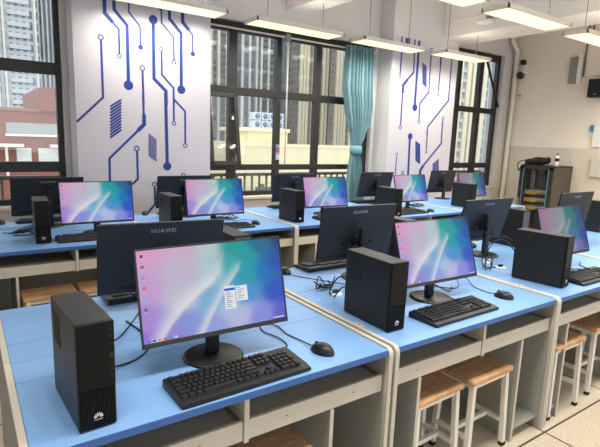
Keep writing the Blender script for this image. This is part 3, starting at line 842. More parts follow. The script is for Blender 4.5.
# ------------------------------------------------------------------ computer desks
UW, DD, HT = 1.235, 1.17, .76
def desk_proto(pl, pr, UW=UW, tab=True):
    root = empty('computer_desk')
    a, c = .0225, UW - .0225
    for y0, y1, nm in ((0.0, .418, 'tabletop'), (DD - .418, DD, 'tabletop')):
        b = MB(); b.box(a, c, y0, y1, HT - .025, HT, bev=.0015); top = b.build(nm, [M_lightblue, M_greyboard], root)
        for p in top.data.polygons:
            if p.normal.z < -.9: p.material_index = 1
        b = MB()
        if y0 == 0: b.box(a, c, -.0015, .0005, HT - .0245, HT - .001)
        else: b.box(a, c, DD - .0005, DD + .0015, HT - .0245, HT - .001)
        b.build('edge_band', M_edgeblue, top)
    for y0, y1 in ((.4205, .5835), (.5865, DD - .4205)):
        b = MB(); b.box(a, c, y0, y1, HT - .022, HT - .0005, bev=.0015); b.build('cable_flap', M_lightblue, root)
    b = MB(); b.box(a, c, .40, DD - .40, HT - .05, HT - .03); b.build('cable_trough', M_traydark, root)
    b = MB(); b.box(a, c, .575, .595, .10, HT - .05); b.build('centre_panel', M_greyboard, root)
    for x0 in (0.002, UW - .020):
        b = MB(); b.box(x0, x0 + .018, .012, DD - .012, .0, HT - .003, bev=.001); sp = b.build('side_panel', M_greyboard, root)
        for s in (0, 1):
            # edge strip: up the front, round the corner, back along the top to the middle
            pts = [(-.008, 0.0), (-.008, HT - .024)]
            for k in range(1, 7):
                t = PI / 2 * k / 6
                pts.append((.022 - .030 * math.cos(t), HT - .024 + .030 * math.sin(t)))
            pts.append((.583, HT + .006))
            inner = [(.583, HT - .012)]
            for k in range(0, 7):
                t = PI / 2 * (6 - k) / 6
                inner.append((.026 - .014 * math.cos(t), HT - .026 + .014 * math.sin(t)))
            inner.append((.012, 0.0))
            poly = pts + inner
            if s: poly = [(DD - y, z) for y, z in poly][::-1]
            b = MB(); b.prism(poly, x0 - .0008, x0 + .0188, 'X'); b.build('edge_strip', M_beige, sp)
    # clamp tab on the right-hand strip of the left edge
    if tab:
        b = MB(); b.box(.018, .048, .225, .275, HT + .0005, HT + .004, bev=.001); b.tube([(.034, .25, HT + .003), (.034, .25, HT + .006)], .006, 10, 1)
        b.build('fixing_tab', [M_beige, M_screw], root)
    for s in (0, 1):                     # the two sitting sides
        def fl(x0, x1, y0, y1):
            return (x0, x1, y0, y1) if s == 0 else (UW - x1, UW - x0, DD - y1, DD - y0)
        mid = UW / 2
        b = MB(); b.box(*fl(mid - .009, mid + .009, .016, .40), .572, HT - .025, bev=.001); b.build('divider_post', M_beige, root)
        for x0, x1 in ((.023, mid - .011), (mid + .011, UW - .023)):
            b = MB(); X = fl(x0, x1, .022, .036); b.box(*X, .578, .648, bev=.0015); tr = b.build('tray_front', M_beige, root)
            b = MB(); b.box(*fl(x0 + .004, x1 - .004, .036, .38), .630, .638); b.build('tray_board', M_traydark, tr)
            for q in (x0 + .001, x1 - .012):
                b = MB(); b.box(*fl(q, q + .011, .04, .36), .638, .646); b.build('drawer_runner', M_brass, tr)
            for fx in (.25, .75):
                b = MB(); xx = X[0] + (X[1] - X[0]) * fx; yy = X[2] if s == 0 else X[3]
                b.tube([(xx, yy - .0012, .615), (xx, yy + .0012, .615)], .0042, 10); b.build('screw', M_screw, tr)
        for px in (pl, UW - pr):
            b = MB(); b.box(*fl(px - .008, px + .008, .020, .53), 0.0, .577, bev=.001); b.build('partition', M_greyboard, root)
            b = MB(); b.box(*fl(px - .008, px + .008, .018, .0215), 0.0, .577); b.build('partition_edge', M_beige, root)
        for x0, x1 in ((.021, pl - .009), (UW - pr + .009, UW - .021)):
            b = MB(); b.box(*fl(x0, x1, .03, .50), .055, .073, bev=.001); b.build('bottom_shelf', M_greyboard, root)
    return root
R1X, R1Y = .115, 1.245
R2X, R2Y = .005, 3.585
deskA = desk_proto(.215, .275, 1.268, False); deskA.location = (.068, R1Y, 0)
deskM = desk_proto(.185, .275); deskM.location = (R1X + UW, R1Y, 0)
tag(deskM, "blue-topped grey double computer desk with two stools, centre front", "desk", "double computer desks")
tag(deskA, 'blue-topped grey double computer desk nearest the camera, bottom left', 'desk', 'double computer desks')
for i, lab in ((2, 'blue-topped grey double computer desk in front row, second from right edge'), (3, 'blue-topped grey double computer desk of the front row cut by right edge')):
    dup(deskM, (R1X + UW * i, R1Y, 0), 0, lab)
deskB = desk_proto(.245, .245, UW, False); deskB.location = (R2X, R2Y, 0)
tag(deskB, 'blue-topped grey double desk at left end of the window row', 'desk', 'double computer desks')
for i, lab in ((1, 'blue-topped grey double desk below the left mural in the window row'), (2, 'blue-topped grey double desk under the middle window in the window row'), (3, 'blue-topped grey double desk in front of the right mural'), (4, 'blue-topped grey double desk at the far right end of the window row')):
    dup(deskB, (R2X + UW * i, R2Y, 0), 0, lab)

# ------------------------------------------------------------------ wooden stools
def stool_proto():
    root = empty('wooden_stool')
    b = MB(); b.box(-.168, .168, -.115, .115, .422, .448, bev=.007, seg=3); b.build('seat', M_wood, root)
    b = MB()
    for s in (-1, 1): b.box(-.135, .135, s * .085 - .011, s * .085 + .011, .396, .42)
    for s in (-1, 1): b.box(s * .135 - .011, s * .135 + .011, -.085, .085, .396, .42)
    b.build('seat_frame', M_whitemetal, root)
    for sx in (-1, 1):
        for sy in (-1, 1):
            b = MB()
            vs = b.box(-.0125, .0125, -.0125, .0125, .012, .42)
            for v in vs:
                t = 1 - v.co.z / .42
                v.co.x += sx * (.138 + .018 * t); v.co.y += sy * (.090 + .012 * t)
            lg = b.build('leg', M_whitemetal, root)
            b = MB(); b.box(sx * .156 - .014, sx * .156 + .014, sy * .102 - .014, sy * .102 + .014, 0, .022, bev=.003); b.build('rubber_foot', M_rubber, lg)
    for s in (-1, 1):
        b = MB(); b.box(s * .150 - .010, s * .150 + .010, -.095, .095, .13, .152); b.build('side_rail', M_whitemetal, root)
    b = MB(); b.box(-.15, .15, -.010, .010, .13, .152); b.build('cross_rail', M_whitemetal, root)
    return root
SX1, SX2 = (.352, .707)
st = stool_proto()
stools = [(R1X + SX1, R1Y + .14, 'wooden stool pushed under the left half of the nearest desk'),
          (R1X + SX2, R1Y + .12, 'wooden stool half under the nearest desk at the bottom edge'),
          (R1X + UW + SX1, R1Y + .14, 'wooden stool left of its twin under the centre front desk'),
          (R1X + UW + SX2 + .03, R1Y + .13, 'wooden stool right of its twin under the centre front desk'),
          (R1X + 2 * UW + .262, R1Y + .13, 'wooden stool farther under the right front desk, partly hidden'),
          (R1X + 2 * UW + .775, R1Y + .15, 'wooden stool pulled out at the right edge of the photo'),
          (R2X + .432, R2Y + .05, 'wooden stool under the far left window-row desk, left one'),
          (R2X + .79, R2Y + .06, 'wooden stool under the far left window-row desk, right one by a monitor back'),
          (R2X + 2 * UW + .47, R2Y + .10, 'wooden stool barely seen under the desk below middle window')]
for i, (x, y, lab) in enumerate(stools):
    if i == 0:
        st.location = (x, y, 0); tag(st, lab, 'stool', 'wooden stools under the desks')
    else: dup(st, (x, y, 0), random.uniform(-.03, .03), lab)

# ------------------------------------------------------------------ monitors
SW, SH = .540, .325
ANCH = [(0, 1, (226, 160, 204)), (0, .6, (204, 160, 212)), (0, .25, (172, 140, 218)), (.04, 0, (146, 100, 220)), (.3, 1, (212, 176, 206)), (.3, .72, (200, 186, 212)),
        (.28, .42, (196, 196, 216)), (.30, .14, (130, 155, 222)), (.22, .08, (150, 140, 220)), (.47, .95, (186, 206, 210)), (.47, .70, (178, 206, 214)), (.46, .36, (118, 178, 218)), (.46, .08, (150, 165, 226)),
        (.62, .95, (10, 158, 158)), (.72, .82, (0, 160, 162)), (.64, .72, (40, 172, 180)), (.74, .60, (16, 160, 180)), (.70, .38, (70, 150, 214)), (.66, .12, (190, 190, 232)), (.80, .08, (140, 146, 232)), (.86, .95, (8, 110, 150)), (.86, .62, (10, 116, 190)),
        (.95, .36, (36, 84, 196)), (1, .05, (92, 96, 206)), (1, 1, (8, 58, 120)), (.97, .70, (14, 80, 170)), (.58, .22, (176, 196, 230))]
def seg_d(u, v, poly):
    best = 9
    for (a, b2), (c, d) in zip(poly[:-1], poly[1:]):
        dx, dy = c - a, (d - b2) * .6
        px, py = u - a, (v - b2) * .6
        t = max(0, min(1, (px * dx + py * dy) / (dx * dx + dy * dy)))
        ex, ey = px - t * dx, py - t * dy
        dd = math.hypot(ex, ey)
        if dd < abs(best): best = dd * (1 if dx * ey - dy * ex > 0 else -1)
    return best
S1 = [(.08, -.05), (.17, .16), (.25, .30), (.34, .42), (.48, .58)]
S2 = [(.36, -.05), (.46, .22), (.56, .46), (.67, .68)]
S3 = [(.53, .70), (.60, 1.05)]
def wallpaper(u, v):
    ws = 0; c = [0, 0, 0]
    for a, b2, col in ANCH:
        d2 = (u - a) ** 2 + ((v - b2) * .75) ** 2
        k = 1 / (d2 + .002) ** 2.3
        ws += k
        for i in range(3): c[i] += k * lin(col[i])
    c = [x / ws for x in c]
    for S, wid, amt in ((S1, .06, .7), (S2, .04, .6), (S3, .045, .3)):
        d = seg_d(u, v, S)
        k = amt * (math.exp(-(d / wid) ** 2) if d > 0 else math.exp(-(d / (wid * .25)) ** 2))
        fade = 1.0 if v < .55 else max(0, 1 - (v - .55) / .5)
        for i, wv in enumerate((lin(238), lin(236), lin(238))): c[i] += (wv - c[i]) * k * fade
    return c
def screen_mesh(menu):
    bm = bmesh.new(); cl = bm.verts.layers.float_color.new('picture')
    x0, x1, z0, z1 = -SW / 2 + .006, SW / 2 - .006, .016, SH - .006
    nx, nz = 110, 64; g = []
    for j in range(nz + 1):
        r = []
        for i in range(nx + 1):
            u, v = i / nx, j / nz
            q = bm.verts.new((x0 + (x1 - x0) * u, 0, z0 + (z1 - z0) * v)); q[cl] = (*wallpaper(u, v), 1); r.append(q)
        g.append(r)
    for j in range(nz):
        for i in range(nx): bm.faces.new((g[j][i], g[j][i + 1], g[j + 1][i + 1], g[j + 1][i]))
    def quad(ua, ub, va, vb, col, lay=1):
        q = []
        for u, v in ((ua, va), (ub, va), (ub, vb), (ua, vb)):
            p = bm.verts.new((x0 + (x1 - x0) * u, -.00015 * lay, z0 + (z1 - z0) * v)); p[cl] = (lin(col[0]), lin(col[1]), lin(col[2]), 1); q.append(p)
        bm.faces.new(q)
    for k, col in enumerate(((70, 40, 110), (90, 110, 60), (60, 160, 225), (235, 70, 90), (110, 180, 225), (70, 90, 70))):
        v = .94 - k * .115 - (0 if k < 5 else .0)
        quad(.022, .040, v - .018, v + .014, col); quad(.027, .035, v - .010, v + .004, tuple(min(255, c + 40) for c in col), 2)
        quad(.022, .040, v - .034, v - .029, (215, 200, 222))
    for k, col in enumerate(((60, 120, 220), (90, 90, 200), (220, 160, 60), (225, 80, 60), (70, 170, 110), (210, 210, 225), (90, 140, 220))):
        quad(.02 + k * .034, .040 + k * .034, .008, .031, col, 2)
    quad(.90, .985, .013, .027, (225, 220, 235), 2)
    if menu:
        dv = .06
        quad(0.550, 0.630, .16 + dv, .43 + dv, (236, 238, 244), 2); quad(0.635, 0.720, .235 + dv, .415 + dv, (238, 240, 245), 2)
        quad(0.552, 0.628, .372 + dv, .402 + dv, (40, 96, 214), 3)
        for k in range(8): quad(0.560, 0.590 + .02 * ((k * 7) % 3) / 2, .345 + dv - k * .023, .353 + dv - k * .023, (130, 135, 150), 3)
        for k in range(6): quad(0.645, 0.670 + .025 * ((k * 5) % 3) / 2, .39 + dv - k * .026, .398 + dv - k * .026, (130, 135, 150), 3)
    me = bpy.data.meshes.new('screen'); bm.to_mesh(me); bm.free()
    return me
def screen_mat(name, st):
    m = bpy.data.materials.new(name); m.use_nodes = True
    nt = m.node_tree; b = nt.nodes['Principled BSDF']
    at = nt.nodes.new('ShaderNodeAttribute'); at.attribute_name = 'picture'
    b.inputs['Base Color'].default_value = (.01, .01, .012, 1); b.inputs['Roughness'].default_value = .3; b.inputs['Specular IOR Level'].default_value = .15
    nt.links.new(at.outputs['Color'], b.inputs['Emission Color']); b.inputs['Emission Strength'].default_value = st
    return m
M_scr = screen_mat('lit_screen', SCREEN); M_scr2 = screen_mat('angle_dim_screen', SCREEN * .5); M_scroff = mat('dark_screen', rgb(14, 14, 17), .25)  # second screen: oblique-view dimming put into its emission strength
me_screen = screen_mesh(False); me_screen.materials.append(M_scr)
me_screen2 = screen_mesh(False); me_screen2.materials.append(M_scr2)
me_menu = screen_mesh(True); me_menu.materials.append(M_scr)
me_brand = text_mesh('HUAWEI', .104); me_brand.materials.append(M_logodim)
def monitor_proto(scr, rear):
    root = empty('computer_monitor')
    b = MB(); b.lathe([(0, .012), (.095, .012), (.108, .006), (.110, 0), (0, 0)], 48); b.build('stand_base', M_black, root, loc=(0, 0, 0))
    b = MB(); b.box(-.024, .024, .000, .030, .010, .30, bev=.006); b.build('stand_column', M_black, root)
    # tilting head: origin at the bottom of the panel front
    def hd(o): o.location = (0, -.07, .104); return o
    b = MB(); b.box(-SW / 2, SW / 2, .0015, .012, 0, SH, bev=.0015); h = hd(b.build('panel_shell', M_shell, root))
    b = MB(); b.box(-.20, .20, .0115, .0135, .02, .035); b.build('vent_strip', M_vent, h)
    b = MB(); b.box(-.036, .036, .011, .045, .085, .145, bev=.006); b.box(-.024, .024, .04, .078, .095, .135, bev=.006); b.build('hinge_mount', M_black, h)
    if rear:
        b = MB()
        for xx in (-.10, -.07, .07, .095): b.box(xx - .011, xx + .011, .011, .030, .095, .112)
        for i in range(4):
            xx = (-.10, -.07, .07, .095)[i]
            b.tube(spline([(xx, .026, .10), (xx * .95, .05, .085), (xx * .6, .085, .09 + .02 * (i % 2)), (xx * .2, .075, .05), (.015 * (i - 1.5), .095, -.03), (.02 * (i - 1.5), .11, -.092)], 6), .0032, 6)
        b.build('rear_cables', M_cable, h)
    b = MB(); b.box(-SW / 2, SW / 2, -.0015, .002, 0, .015, bev=.0008); b.box(-SW / 2, SW / 2, -.0015, .002, SH - .005, SH, bev=.0008)
    b.box(-SW / 2, -SW / 2 + .005, -.0015, .002, 0, SH, bev=.0008); b.box(SW / 2 - .005, SW / 2, -.0015, .002, 0, SH, bev=.0008); b.build('bezel', M_black, h)
    if scr is None:
        b = MB(); b.face([(-SW / 2 + .005, 0.0, .015), (SW / 2 - .005, 0.0, .015), (SW / 2 - .005, 0.0, SH - .005), (-SW / 2 + .005, 0.0, SH - .005)]); b.build('screen', M_scroff, h, recalc=False)
    else: link('screen', scr, h, (0, 0.0008, 0))
    br = link('brand_lettering', me_brand, h, (0, .0124, SH - .038)); br.rotation_euler[2] = PI
    return root
def set_tilt(root, deg):
    for ch in root.children:
        if ch.name.startswith('panel_shell'): ch.rotation_euler[0] = math.radians(-deg)
mon_front = {}
protos = {}
def place_monitor(kind, x, y, yaw, tilt, label, group, z=.864):
    """x, y: bottom centre of the panel"""
    rear = kind == 'rear'
    rz = math.radians(yaw) + (PI if rear else 0)
    off = Matrix.Rotation(rz, 3, 'Z') @ Vector((0, -.07, 0))
    loc = (x - off.x, y - off.y, HT)
    if kind not in protos:
        r = monitor_proto({'front': me_screen, 'menu': me_menu, 'dim': me_screen2, 'rear': None}[kind], rear)
        protos[kind] = r; r.location = loc; r.rotation_euler[2] = rz; tag(r, label, 'monitor', group)
    else: r = dup(protos[kind], loc, rz, label, group)
    set_tilt(r, tilt)
    for ch in r.children:
        if ch.name.startswith('panel_shell'): ch.location.z = z - HT
    return r
GF, GR = 'monitors with lit screens', 'monitors seen from behind'
for a in [('menu', .708, 1.468, -3.2, 14.5, 'lit monitor with an open menu on its wallpaper, largest in the photo', GF, .870),
          ('front', 1.967, 1.527, -1.9, 18, 'lit monitor between the two big black towers of the front row', GF),
          ('dim', 3.240, 1.537, -1.4, 17, 'dimly lit monitor behind the rightmost black tower', GF),
          ('front', .852, 3.946, -.1, 9, 'lit monitor at far left of the window row beside a narrow tower', GF, 0.846),
          ('front', 1.838, 3.917, -1.8, 12, 'lit monitor in front of the left mural right edge, window row', GF, 0.853),
          ('front', 3.161, 4.020, -4.0, 14, 'lit monitor below the middle window beside a black tower', GF, 0.843),
          ('front', 4.398, 3.947, 1.0, 15, 'lit monitor in front of the right mural', GF, 0.856),
          ('dim', 5.603, 3.979, -1.3, 12.9, 'small dim lit monitor under the rightmost window', GF, 0.866),
          ('rear', .708, 2.097, -6.3, 12.3, 'dark monitor back with grey lettering, directly behind the largest lit monitor', GR),
          ('rear', 1.888, 2.133, -3.2, 8.1, 'dark monitor back with grey lettering in the centre of the photo', GR),
          ('rear', 3.105, 2.150, -1.3, 15.5, 'dark monitor back on a visible round stand right of centre', GR),
          ('rear', 4.334, 2.101, -.6, 9, 'dark monitor back peeking over the dim lit monitor at right', GR),
          ('rear', .573, 4.515, .2, 13, 'dark monitor back below the leftmost window', GR, 0.848),
          ('rear', 1.777, 4.578, -2.3, 14, 'dark monitor back against the left mural', GR, 0.842),
          ('rear', 3.086, 4.599, -.5, 11.7, 'dark monitor back below the middle window railing', GR, 0.840),
          ('rear', 4.344, 4.598, -1.6, 13.6, 'dark monitor back beside the teal curtain bottom', GR, 0.848),
          ('rear', 5.712, 4.650, 0, 10.6, 'dark monitor back in front of the right mural edge', GR, 0.850)]:
    place_monitor(*a)

for ch in protos['menu'].children:
    if ch.name.startswith('panel_shell'): ch.rotation_euler[1] = math.radians(-.7)

# ------------------------------------------------------------------ desktop towers
TW, TD, TH = .097, .298, .303
def petal(cx, cz, ang, ln, wd, y):
    """one leaf of the flower mark, root at (cx, cz)"""
    pts = []
    n = 8
    for k in range(n + 1):
        t = k / n; wv = wd * math.sin(PI * t ** 1.4) ** .8 if 0 < t < 1 else 0
        pts.append((t * ln, wv))
    out = [(a, b2) for a, b2 in pts] + [(a, -b2) for a, b2 in pts[-2:0:-1]]
    ca, sa = math.cos(ang), math.sin(ang)
    return [(cx + a * ca - b2 * sa, y, cz + a * sa + b2 * ca) for a, b2 in out]
def tower_proto():
    root = empty('desktop_tower')
    b = MB(); b.box(-TW / 2, TW / 2, -TD / 2 + .012, TD / 2, .004, TH, bev=.003); b.build('case', M_towerside, root)
    b = MB(); b.box(-TW / 2, TW / 2, -TD / 2, -TD / 2 + .014, .118, TH, bev=.003); fr = b.build('front_panel', M_towerfront, root)
    b = MB(); x = -TW / 2 + .0005
    while x < TW / 2 - .003:
        b.box(x, x + .0038, -TD / 2 + .001, -TD / 2 + .006, .005, .1165); x += .0064
    b.box(-TW / 2, TW / 2, -TD / 2 + .005, -TD / 2 + .013, .004, .118); b.build('ribbed_grille', M_towerfront, root)
    b = MB()
    for k in range(8):
        a = PI * (k + .5) / 8
        b.face(petal(.0 + .0035 * math.cos(a), .036 + .002 * math.sin(a), a, (.0095, .011, .0128, .0138)[min(k, 7 - k)], .0015, -TD / 2 - .0004))
    b.build('flower_logo', M_logo, root, recalc=False)
    t = text_mesh('HUAWEI', .020); t.materials.append(M_logo); link('brand_lettering', t, root, (0, -TD / 2 + .0004, .030))
    b = MB(); b.tube([(TW / 2 - .010, -TD / 2 - .0035, .205), (TW / 2 - .010, -TD / 2 + .002, .205)], .0065, 14); b.build('power_button', M_black, fr)
    for z in (.280, .262, .240, .182, .166, .150):
        b = MB(); b.box(TW / 2 - .015, TW / 2 - .005, -TD / 2 - .0008, -TD / 2 + .002, z - .003, z + .003, bev=.0006); b.build('port', M_vent, fr)
    # perforated vent patch on the left side, towards the back and top
    b = MB(); X = -TW / 2 - .0006
    b.box(X, X + .002, .035, .115, .175, .270); vp = b.build('side_vent', M_vent, root)
    b = MB()
    for i in range(9):
        for j in range(9):
            y0, z0 = .0375 + i * .0086, .1785 + j * .0102
            if (i + j) % 2: b.box(X - .0006, X + .001, y0, y0 + .005, z0, z0 + .006)
    b.build('vent_slats', M_towerside, vp)
    b = MB(); b.box(-TW / 2 + .006, TW / 2 - .006, TD / 2 - .001, TD / 2 + .0012, .010, TH - .012); pp = b.build('rear_plate', M_towerport, root)
    b = MB()
    for z in (.06, .085, .11, .14): b.box(-.028, .018, TD / 2, TD / 2 + .003, z, z + .012)
    b.build('rear_ports', M_vent, pp)
    b = MB()
    for sx in (-1, 1):
        for sy in (-1, 1): b.box(sx * .036 - .006, sx * .036 + .006, sy * .12 - .006, sy * .12 + .006, 0, .0045)
    b.build('feet', M_rubber, root)
    return root
tw = tower_proto()
GT = 'black desktop towers'
def front_at(x, y, rz):      # centre from the middle of the bottom front edge
    a = math.radians(rz); return (x - math.sin(a) * TD / 2, y + math.cos(a) * TD / 2)
tl = [(.257, 1.282, 3.2, 0, 'black desktop tower nearest the camera at bottom left, ribbed front fully visible'),
      (1.475, 1.362, -1.0, 0, 'black desktop tower showing its long side in the centre of the photo'),
      (2.825, 1.333, 7.5, 0, 'black desktop tower showing its long side at right, beside a dim monitor'),
      (.437, 3.745, -3, 0, 'narrow black tower at far left of the window row'),
      (1.395, 3.72, 0, 0, 'black tower below the left mural, half hidden by a lit monitor'),
      (2.615, 3.735, 1, 0, 'black tower below the middle window in the window row'),
      (3.80, 3.60, 2, 0, 'black tower left of the lit monitor at right mural'),
      (5.255, 3.73, 0, 0, 'black tower at the far right end of the window row'),
      (1.145, 2.43, 0, 1, 'black tower whose top shows just above the largest lit monitor'),
      (2.345, 2.37, 0, 1, 'black tower with only its top edge visible above the centre lit monitor'),
      (3.618, 2.37, 0, 1, 'black tower with cables at its back, behind the round-stand monitor back'),
      (5.05, 2.42, 0, 1, 'black tower at the right edge of the photo, turned to the window')]
for i, (x, y, rz, rear, lab) in enumerate(tl):
    if rear:
        loc = (x, y - TD / 2, HT); r = math.radians(rz) + PI
    else:
        cx, cy = front_at(x, y, rz); loc = (cx, cy, HT); r = math.radians(rz)
    if i == 0: tw.location = loc; tw.rotation_euler[2] = r; tag(tw, lab, 'desktop computer', GT)
    else: dup(tw, loc, r, lab)

# ------------------------------------------------------------------ keyboards
KW, KD = .475, .165
def keyboard_proto():
    root = empty('keyboard')
    b = MB(); poly = [(-KD / 2, 0), (KD / 2, 0), (KD / 2, .026), (KD / 2 - .006, .029), (-KD / 2 + .03, .017), (-KD / 2, .013)]
    b.prism(poly, -KW / 2, KW / 2, 'X')
    es = [e for e in b.bm.edges]
    bmesh.ops.bevel(b.bm, geom=es, offset=.003, segments=2, affect='EDGES')
    b.build('body', M_black, root)
    U = .019
    def top(y): return .017 + (.029 - .017) * (y - (-KD / 2 + .03)) / (KD - .036)
    def key(mb, x, y, wu=1, hu=1):
        z = top(y); w, h = U * wu - .0026, (U + .0015) * hu - .0026
        vs = mb.box(x, x + w, y - h, y, z - .002, z + .0075)
        for v in vs:
            if v.co.z > z:
                v.co.x += .0016 * (1 if v.co.x < x + w / 2 else -1); v.co.y += .0016 * (1 if v.co.y < y - h / 2 else -1)
    y0 = KD / 2 - .012
    rows = [y0, y0 - .0255, y0 - .0460, y0 - .0665, y0 - .0870, y0 - .1075]
    xl = -KW / 2 + .012
    mb = MB()
    for g in (0, 2, 6.5, 11):
        for k in range(1 if g == 0 else 4): key(mb, xl + (g + k) * U, rows[0])
    mb.build('function_keys', M_keys, root)
    mb = MB()
    lay = [[1] * 13 + [2], [1.5] + [1] * 12 + [1.5], [1.75] + [1] * 11 + [2.25], [2.25] + [1] * 10 + [2.75], [1.25, 1.25, 1.25, 6.25, 1.25, 1.25, 1.25, 1.25]]
    for r, L in enumerate(lay):
        x = xl
        for wu in L: key(mb, x, rows[r + 1], wu); x += wu * U
    mb.build('letter_keys', M_keys, root)
    mb = MB(); xn = xl + 15 * U + .009
    for k in range(3):
        key(mb, xn + k * U, rows[0]); key(mb, xn + k * U, rows[1]); key(mb, xn + k * U, rows[2]); key(mb, xn + k * U, rows[5])
    key(mb, xn + U, rows[4]); mb.build('cursor_keys', M_keys, root)
    mb = MB(); xp = xn + 3 * U + .009
    for r in (1, 2, 3, 4):
        for k in range(3): key(mb, xp + k * U, rows[r])
    key(mb, xp + 3 * U, rows[1]); key(mb, xp + 3 * U, rows[2], 1, 2.05); key(mb, xp + 3 * U, rows[4], 1, 2.05); key(mb, xp, rows[5], 2); key(mb, xp + 2 * U, rows[5])
    mb.build('number_pad', M_keys, root)
    return root
kb = keyboard_proto()
kl = [(.716, 1.338, 1.2, 'black keyboard in front of the largest lit monitor'),
      (1.893, 1.383, 1.0, 'black keyboard in front of the centre lit monitor'),
      (3.185, 1.37, 0, 'black keyboard cut by the right edge of the photo'),
      (.75, 2.335, 180, 'black keyboard below the monitor back, left of the largest lit monitor'),
      (1.905, 2.36, 180, 'black keyboard on the far side of the centre monitor back'),
      (3.03, 2.33, 180, 'black keyboard behind the round monitor stand'),
      (.762, 3.79, 0, 'black keyboard before the far left lit monitor of the window row'),
      (1.87, 3.775, 0, 'black keyboard before the lit monitor at the left mural'),
      (3.10, 3.80, 0, 'black keyboard before the lit monitor below the middle window'),
      (4.13, 3.75, 0, 'black keyboard before the lit monitor at the right mural'),
      (.58, 4.70, 180, 'black keyboard under the monitor back at the leftmost window'),
      (1.80, 4.66, 180, 'black keyboard under the monitor back at the left mural'),
      (3.08, 4.67, 180, 'black keyboard under the monitor back at the middle window'),
      (4.33, 4.67, 180, 'black keyboard under the monitor back beside the curtain')]
for i, (x, y, rz, lab) in enumerate(kl):
    if i == 0: kb.location = (x, y, HT); kb.rotation_euler[2] = math.radians(rz); tag(kb, lab, 'keyboard', 'black keyboards')
    else: dup(kb, (x, y, HT), math.radians(rz), lab)

# ------------------------------------------------------------------ mice (cords are their own parts, in the mouse frame)
def mouse_body():
    bm = bmesh.new(); n, m = 20, 28; rings = []
    for i in range(n + 1):
        t = i / n; y = -.053 + .106 * t
        q = max(0, 1 - abs(2 * t - 1) ** 2.6) ** .5
        wdt = .031 * q * (1 - .08 * math.cos(2 * PI * t)); hgt = .037 * q ** .8 * (1 - .35 * (t - .4) ** 2 * 4 * .6)
        rings.append([bm.verts.new((wdt * math.copysign(abs(math.cos(a)) ** .8, math.cos(a)), y, max(0, hgt * math.sin(a)))) for a in [PI * k / m for k in range(m + 1)]])
    for i in range(n):
        for k in range(m):
            try:
                f = bm.faces.new((rings[i][k], rings[i + 1][k], rings[i + 1][k + 1], rings[i][k + 1])); f.smooth = True
            except ValueError: pass
    bmesh.ops.remove_doubles(bm, verts=bm.verts, dist=1e-5)
    bmesh.ops.recalc_face_normals(bm, faces=bm.faces)
    me = bpy.data.meshes.new('shell'); bm.to_mesh(me); bm.free(); me.materials.append(M_black); return me
me_mouse = mouse_body()
b = MB(); b.lathe([(0, -.003), (.008, -.003), (.009, 0), (.008, .003), (0, .003)], 16); o = b.build('scroll_wheel', M_rubber); me_wheel = o.data; bpy.data.objects.remove(o)
def mouse(x, y, rz, label, cord=None):
    r = math.radians(rz)
    root = tag(empty('computer_mouse', (x, y, HT), r), label, 'mouse', 'black computer mice')
    link('shell', me_mouse, root)
    wl = link('scroll_wheel', me_wheel, root, (0, .028, .027)); wl.rotation_euler[1] = PI / 2
    if cord:
        inv = Matrix.Rotation(-r, 3, 'Z')
        pts = [(0, .050, .010)] + [tuple(inv @ Vector((px - x, py - y, pz - HT))) for px, py, pz in cord]
        b = MB(); b.tube(spline(pts, 8), .0024, 6); b.build('cord', M_cable, root)
    return root
Z = HT + .004
mouse(1.078, 1.36, 14, 'black mouse right of the nearest keyboard', [(1.06, 1.50, Z), (1.05, 1.57, Z), (1.06, 1.66, Z), (1.02, 1.72, Z), (.98, 1.64, Z), (1.0, 1.55, Z), (.99, 1.47, Z), (.93, 1.46, Z), (.86, 1.45, Z)])
mouse(2.325, 1.405, 10, 'black mouse right of the centre keyboard', [(2.32, 1.50, Z), (2.34, 1.60, Z), (2.40, 1.70, HT + .02), (2.36, 1.74, HT + .03), (2.28, 1.66, Z), (2.20, 1.64, Z), (2.14, 1.72, Z)])
mouse(1.545, 2.345, 172, 'black mouse beside the right edge of the largest lit monitor', [(1.56, 2.24, Z), (1.62, 2.14, Z), (1.69, 2.02, Z), (1.74, 1.96, Z), (1.82, 1.93, Z)])
mouse(.235, 4.68, 185, 'black mouse at the left edge of the photo on window row')
mouse(1.445, 4.72, 170, 'black mouse left of the keyboard at the left mural')
mouse(2.19, 3.84, 5, 'black mouse on the window row desk left of the divider below middle window', [(2.20, 3.92, Z), (2.24, 4.0, Z), (2.20, 4.08, Z), (2.10, 4.04, Z), (2.05, 4.12, Z), (1.96, 4.10, Z)])
mouse(4.475, 3.74, 0, 'black mouse on the window row desk below the right mural')

# ------------------------------------------------------------------ loose cable tangles and sockets
def tangle(name_label, runs, r=.0035):
    b = MB()
    for pts in runs: b.tube(spline(pts, 7), r, 6)
    tag(b.build('cable_bundle', M_cable), name_label, 'cables', 'black cables on the desks')
def knot(cx, cy, rad, h, n):
    out = []
    for k in range(n):
        pts = []; a0 = random.uniform(0, 6.3)
        for j in range(6):
            a = a0 + j * random.uniform(.7, 1.3); q = rad * random.uniform(.45, 1.0)
            pts.append((cx + q * math.cos(a), cy + q * math.sin(a) * .6, HT + .006 + h * random.random() * abs(math.sin(j * .9))))
        out.append(pts)
    return out
tangle('black cables running from the nearest tower towards the largest lit monitor', [
    [(.29, 1.59, .88), (.34, 1.66, .86), (.42, 1.76, .80), (.52, 1.95, Z), (.62, 2.12, Z), (.68, 2.24, Z)],
    [(.29, 1.59, .80), (.36, 1.60, .775), (.46, 1.64, Z), (.53, 1.72, Z), (.55, 1.86, Z), (.53, 2.02, Z)]])
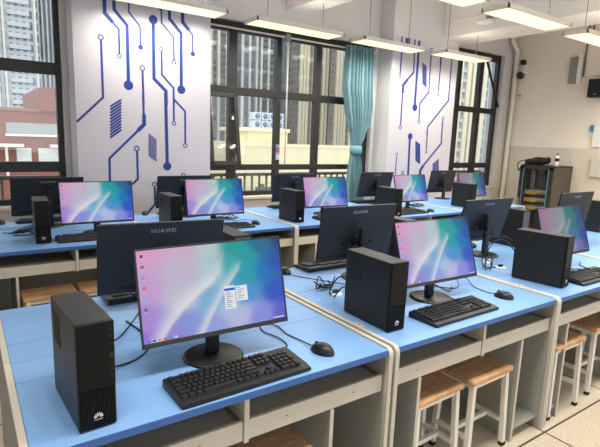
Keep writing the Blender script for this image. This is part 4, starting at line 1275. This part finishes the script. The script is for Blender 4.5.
tangle('black cable knot behind the centre tower', knot(1.56, 1.98, .07, .07, 4) + [[(1.50, 1.68, .86), (1.50, 1.76, .84), (1.52, 1.84, Z), (1.62, 1.92, Z)], [(1.47, 1.68, .92), (1.45, 1.74, .90), (1.47, 1.82, .80), (1.56, 1.90, Z)]])
tangle('black cable loops left of the right-hand tower', knot(2.76, 1.80, .05, .09, 2) + [[(2.80, 1.64, .95), (2.74, 1.70, 1.0), (2.70, 1.76, .93), (2.72, 1.80, .80), (2.80, 1.86, Z)], [(2.80, 1.64, .90), (2.78, 1.72, .97), (2.72, 1.80, .92), (2.76, 1.84, .78), (2.86, 1.80, Z)]])
tangle('black cable tangle on the far left window row desk', knot(.37, 4.16, .14, .05, 6) + [[(.45, 4.05, .83), (.42, 4.10, .85), (.36, 4.2, Z), (.22, 4.25, Z)]])
tangle('black cables behind the lit monitor below the left mural', knot(2.06, 4.20, .14, .05, 4))
tangle('black cable loops at the right edge behind the keyboard', knot(3.95, 1.90, .12, .10, 6) + [[(3.32, 1.52, Z), (3.4, 1.48, Z), (3.46, 1.56, Z), (3.56, 1.60, Z)]])
tangle('black cables on the desk below the right mural', knot(4.68, 4.15, .15, .04, 5))
tangle('thin black cables below the centre lit monitor', [[(2.02, 1.68, HT + .02), (2.0, 1.60, Z), (2.05, 1.53, Z), (2.04, 1.47, Z)], [(2.10, 1.70, HT + .03), (2.14, 1.62, Z), (2.22, 1.66, Z)]])
def socket(x, y, label):
    root = tag(empty('desk_socket', (x, y, HT)), label, 'socket', 'white desk sockets')
    b = MB(); b.lathe([(0, 0), (.034, 0), (.034, .006), (.026, .010), (0, .010)], 24); b.build('cover', M_white, root)
    b = MB(); b.box(-.016, .016, -.011, .011, .009, .026, bev=.004); b.build('plug', M_white if x > 2.9 else M_black, root)
socket(2.93, 1.92, 'white round desk socket below the round monitor stand')
socket(2.875, 1.785, 'white round desk socket left of the right-hand tower')
socket(1.56, 1.88, 'white round desk socket under the cable knot behind centre tower')
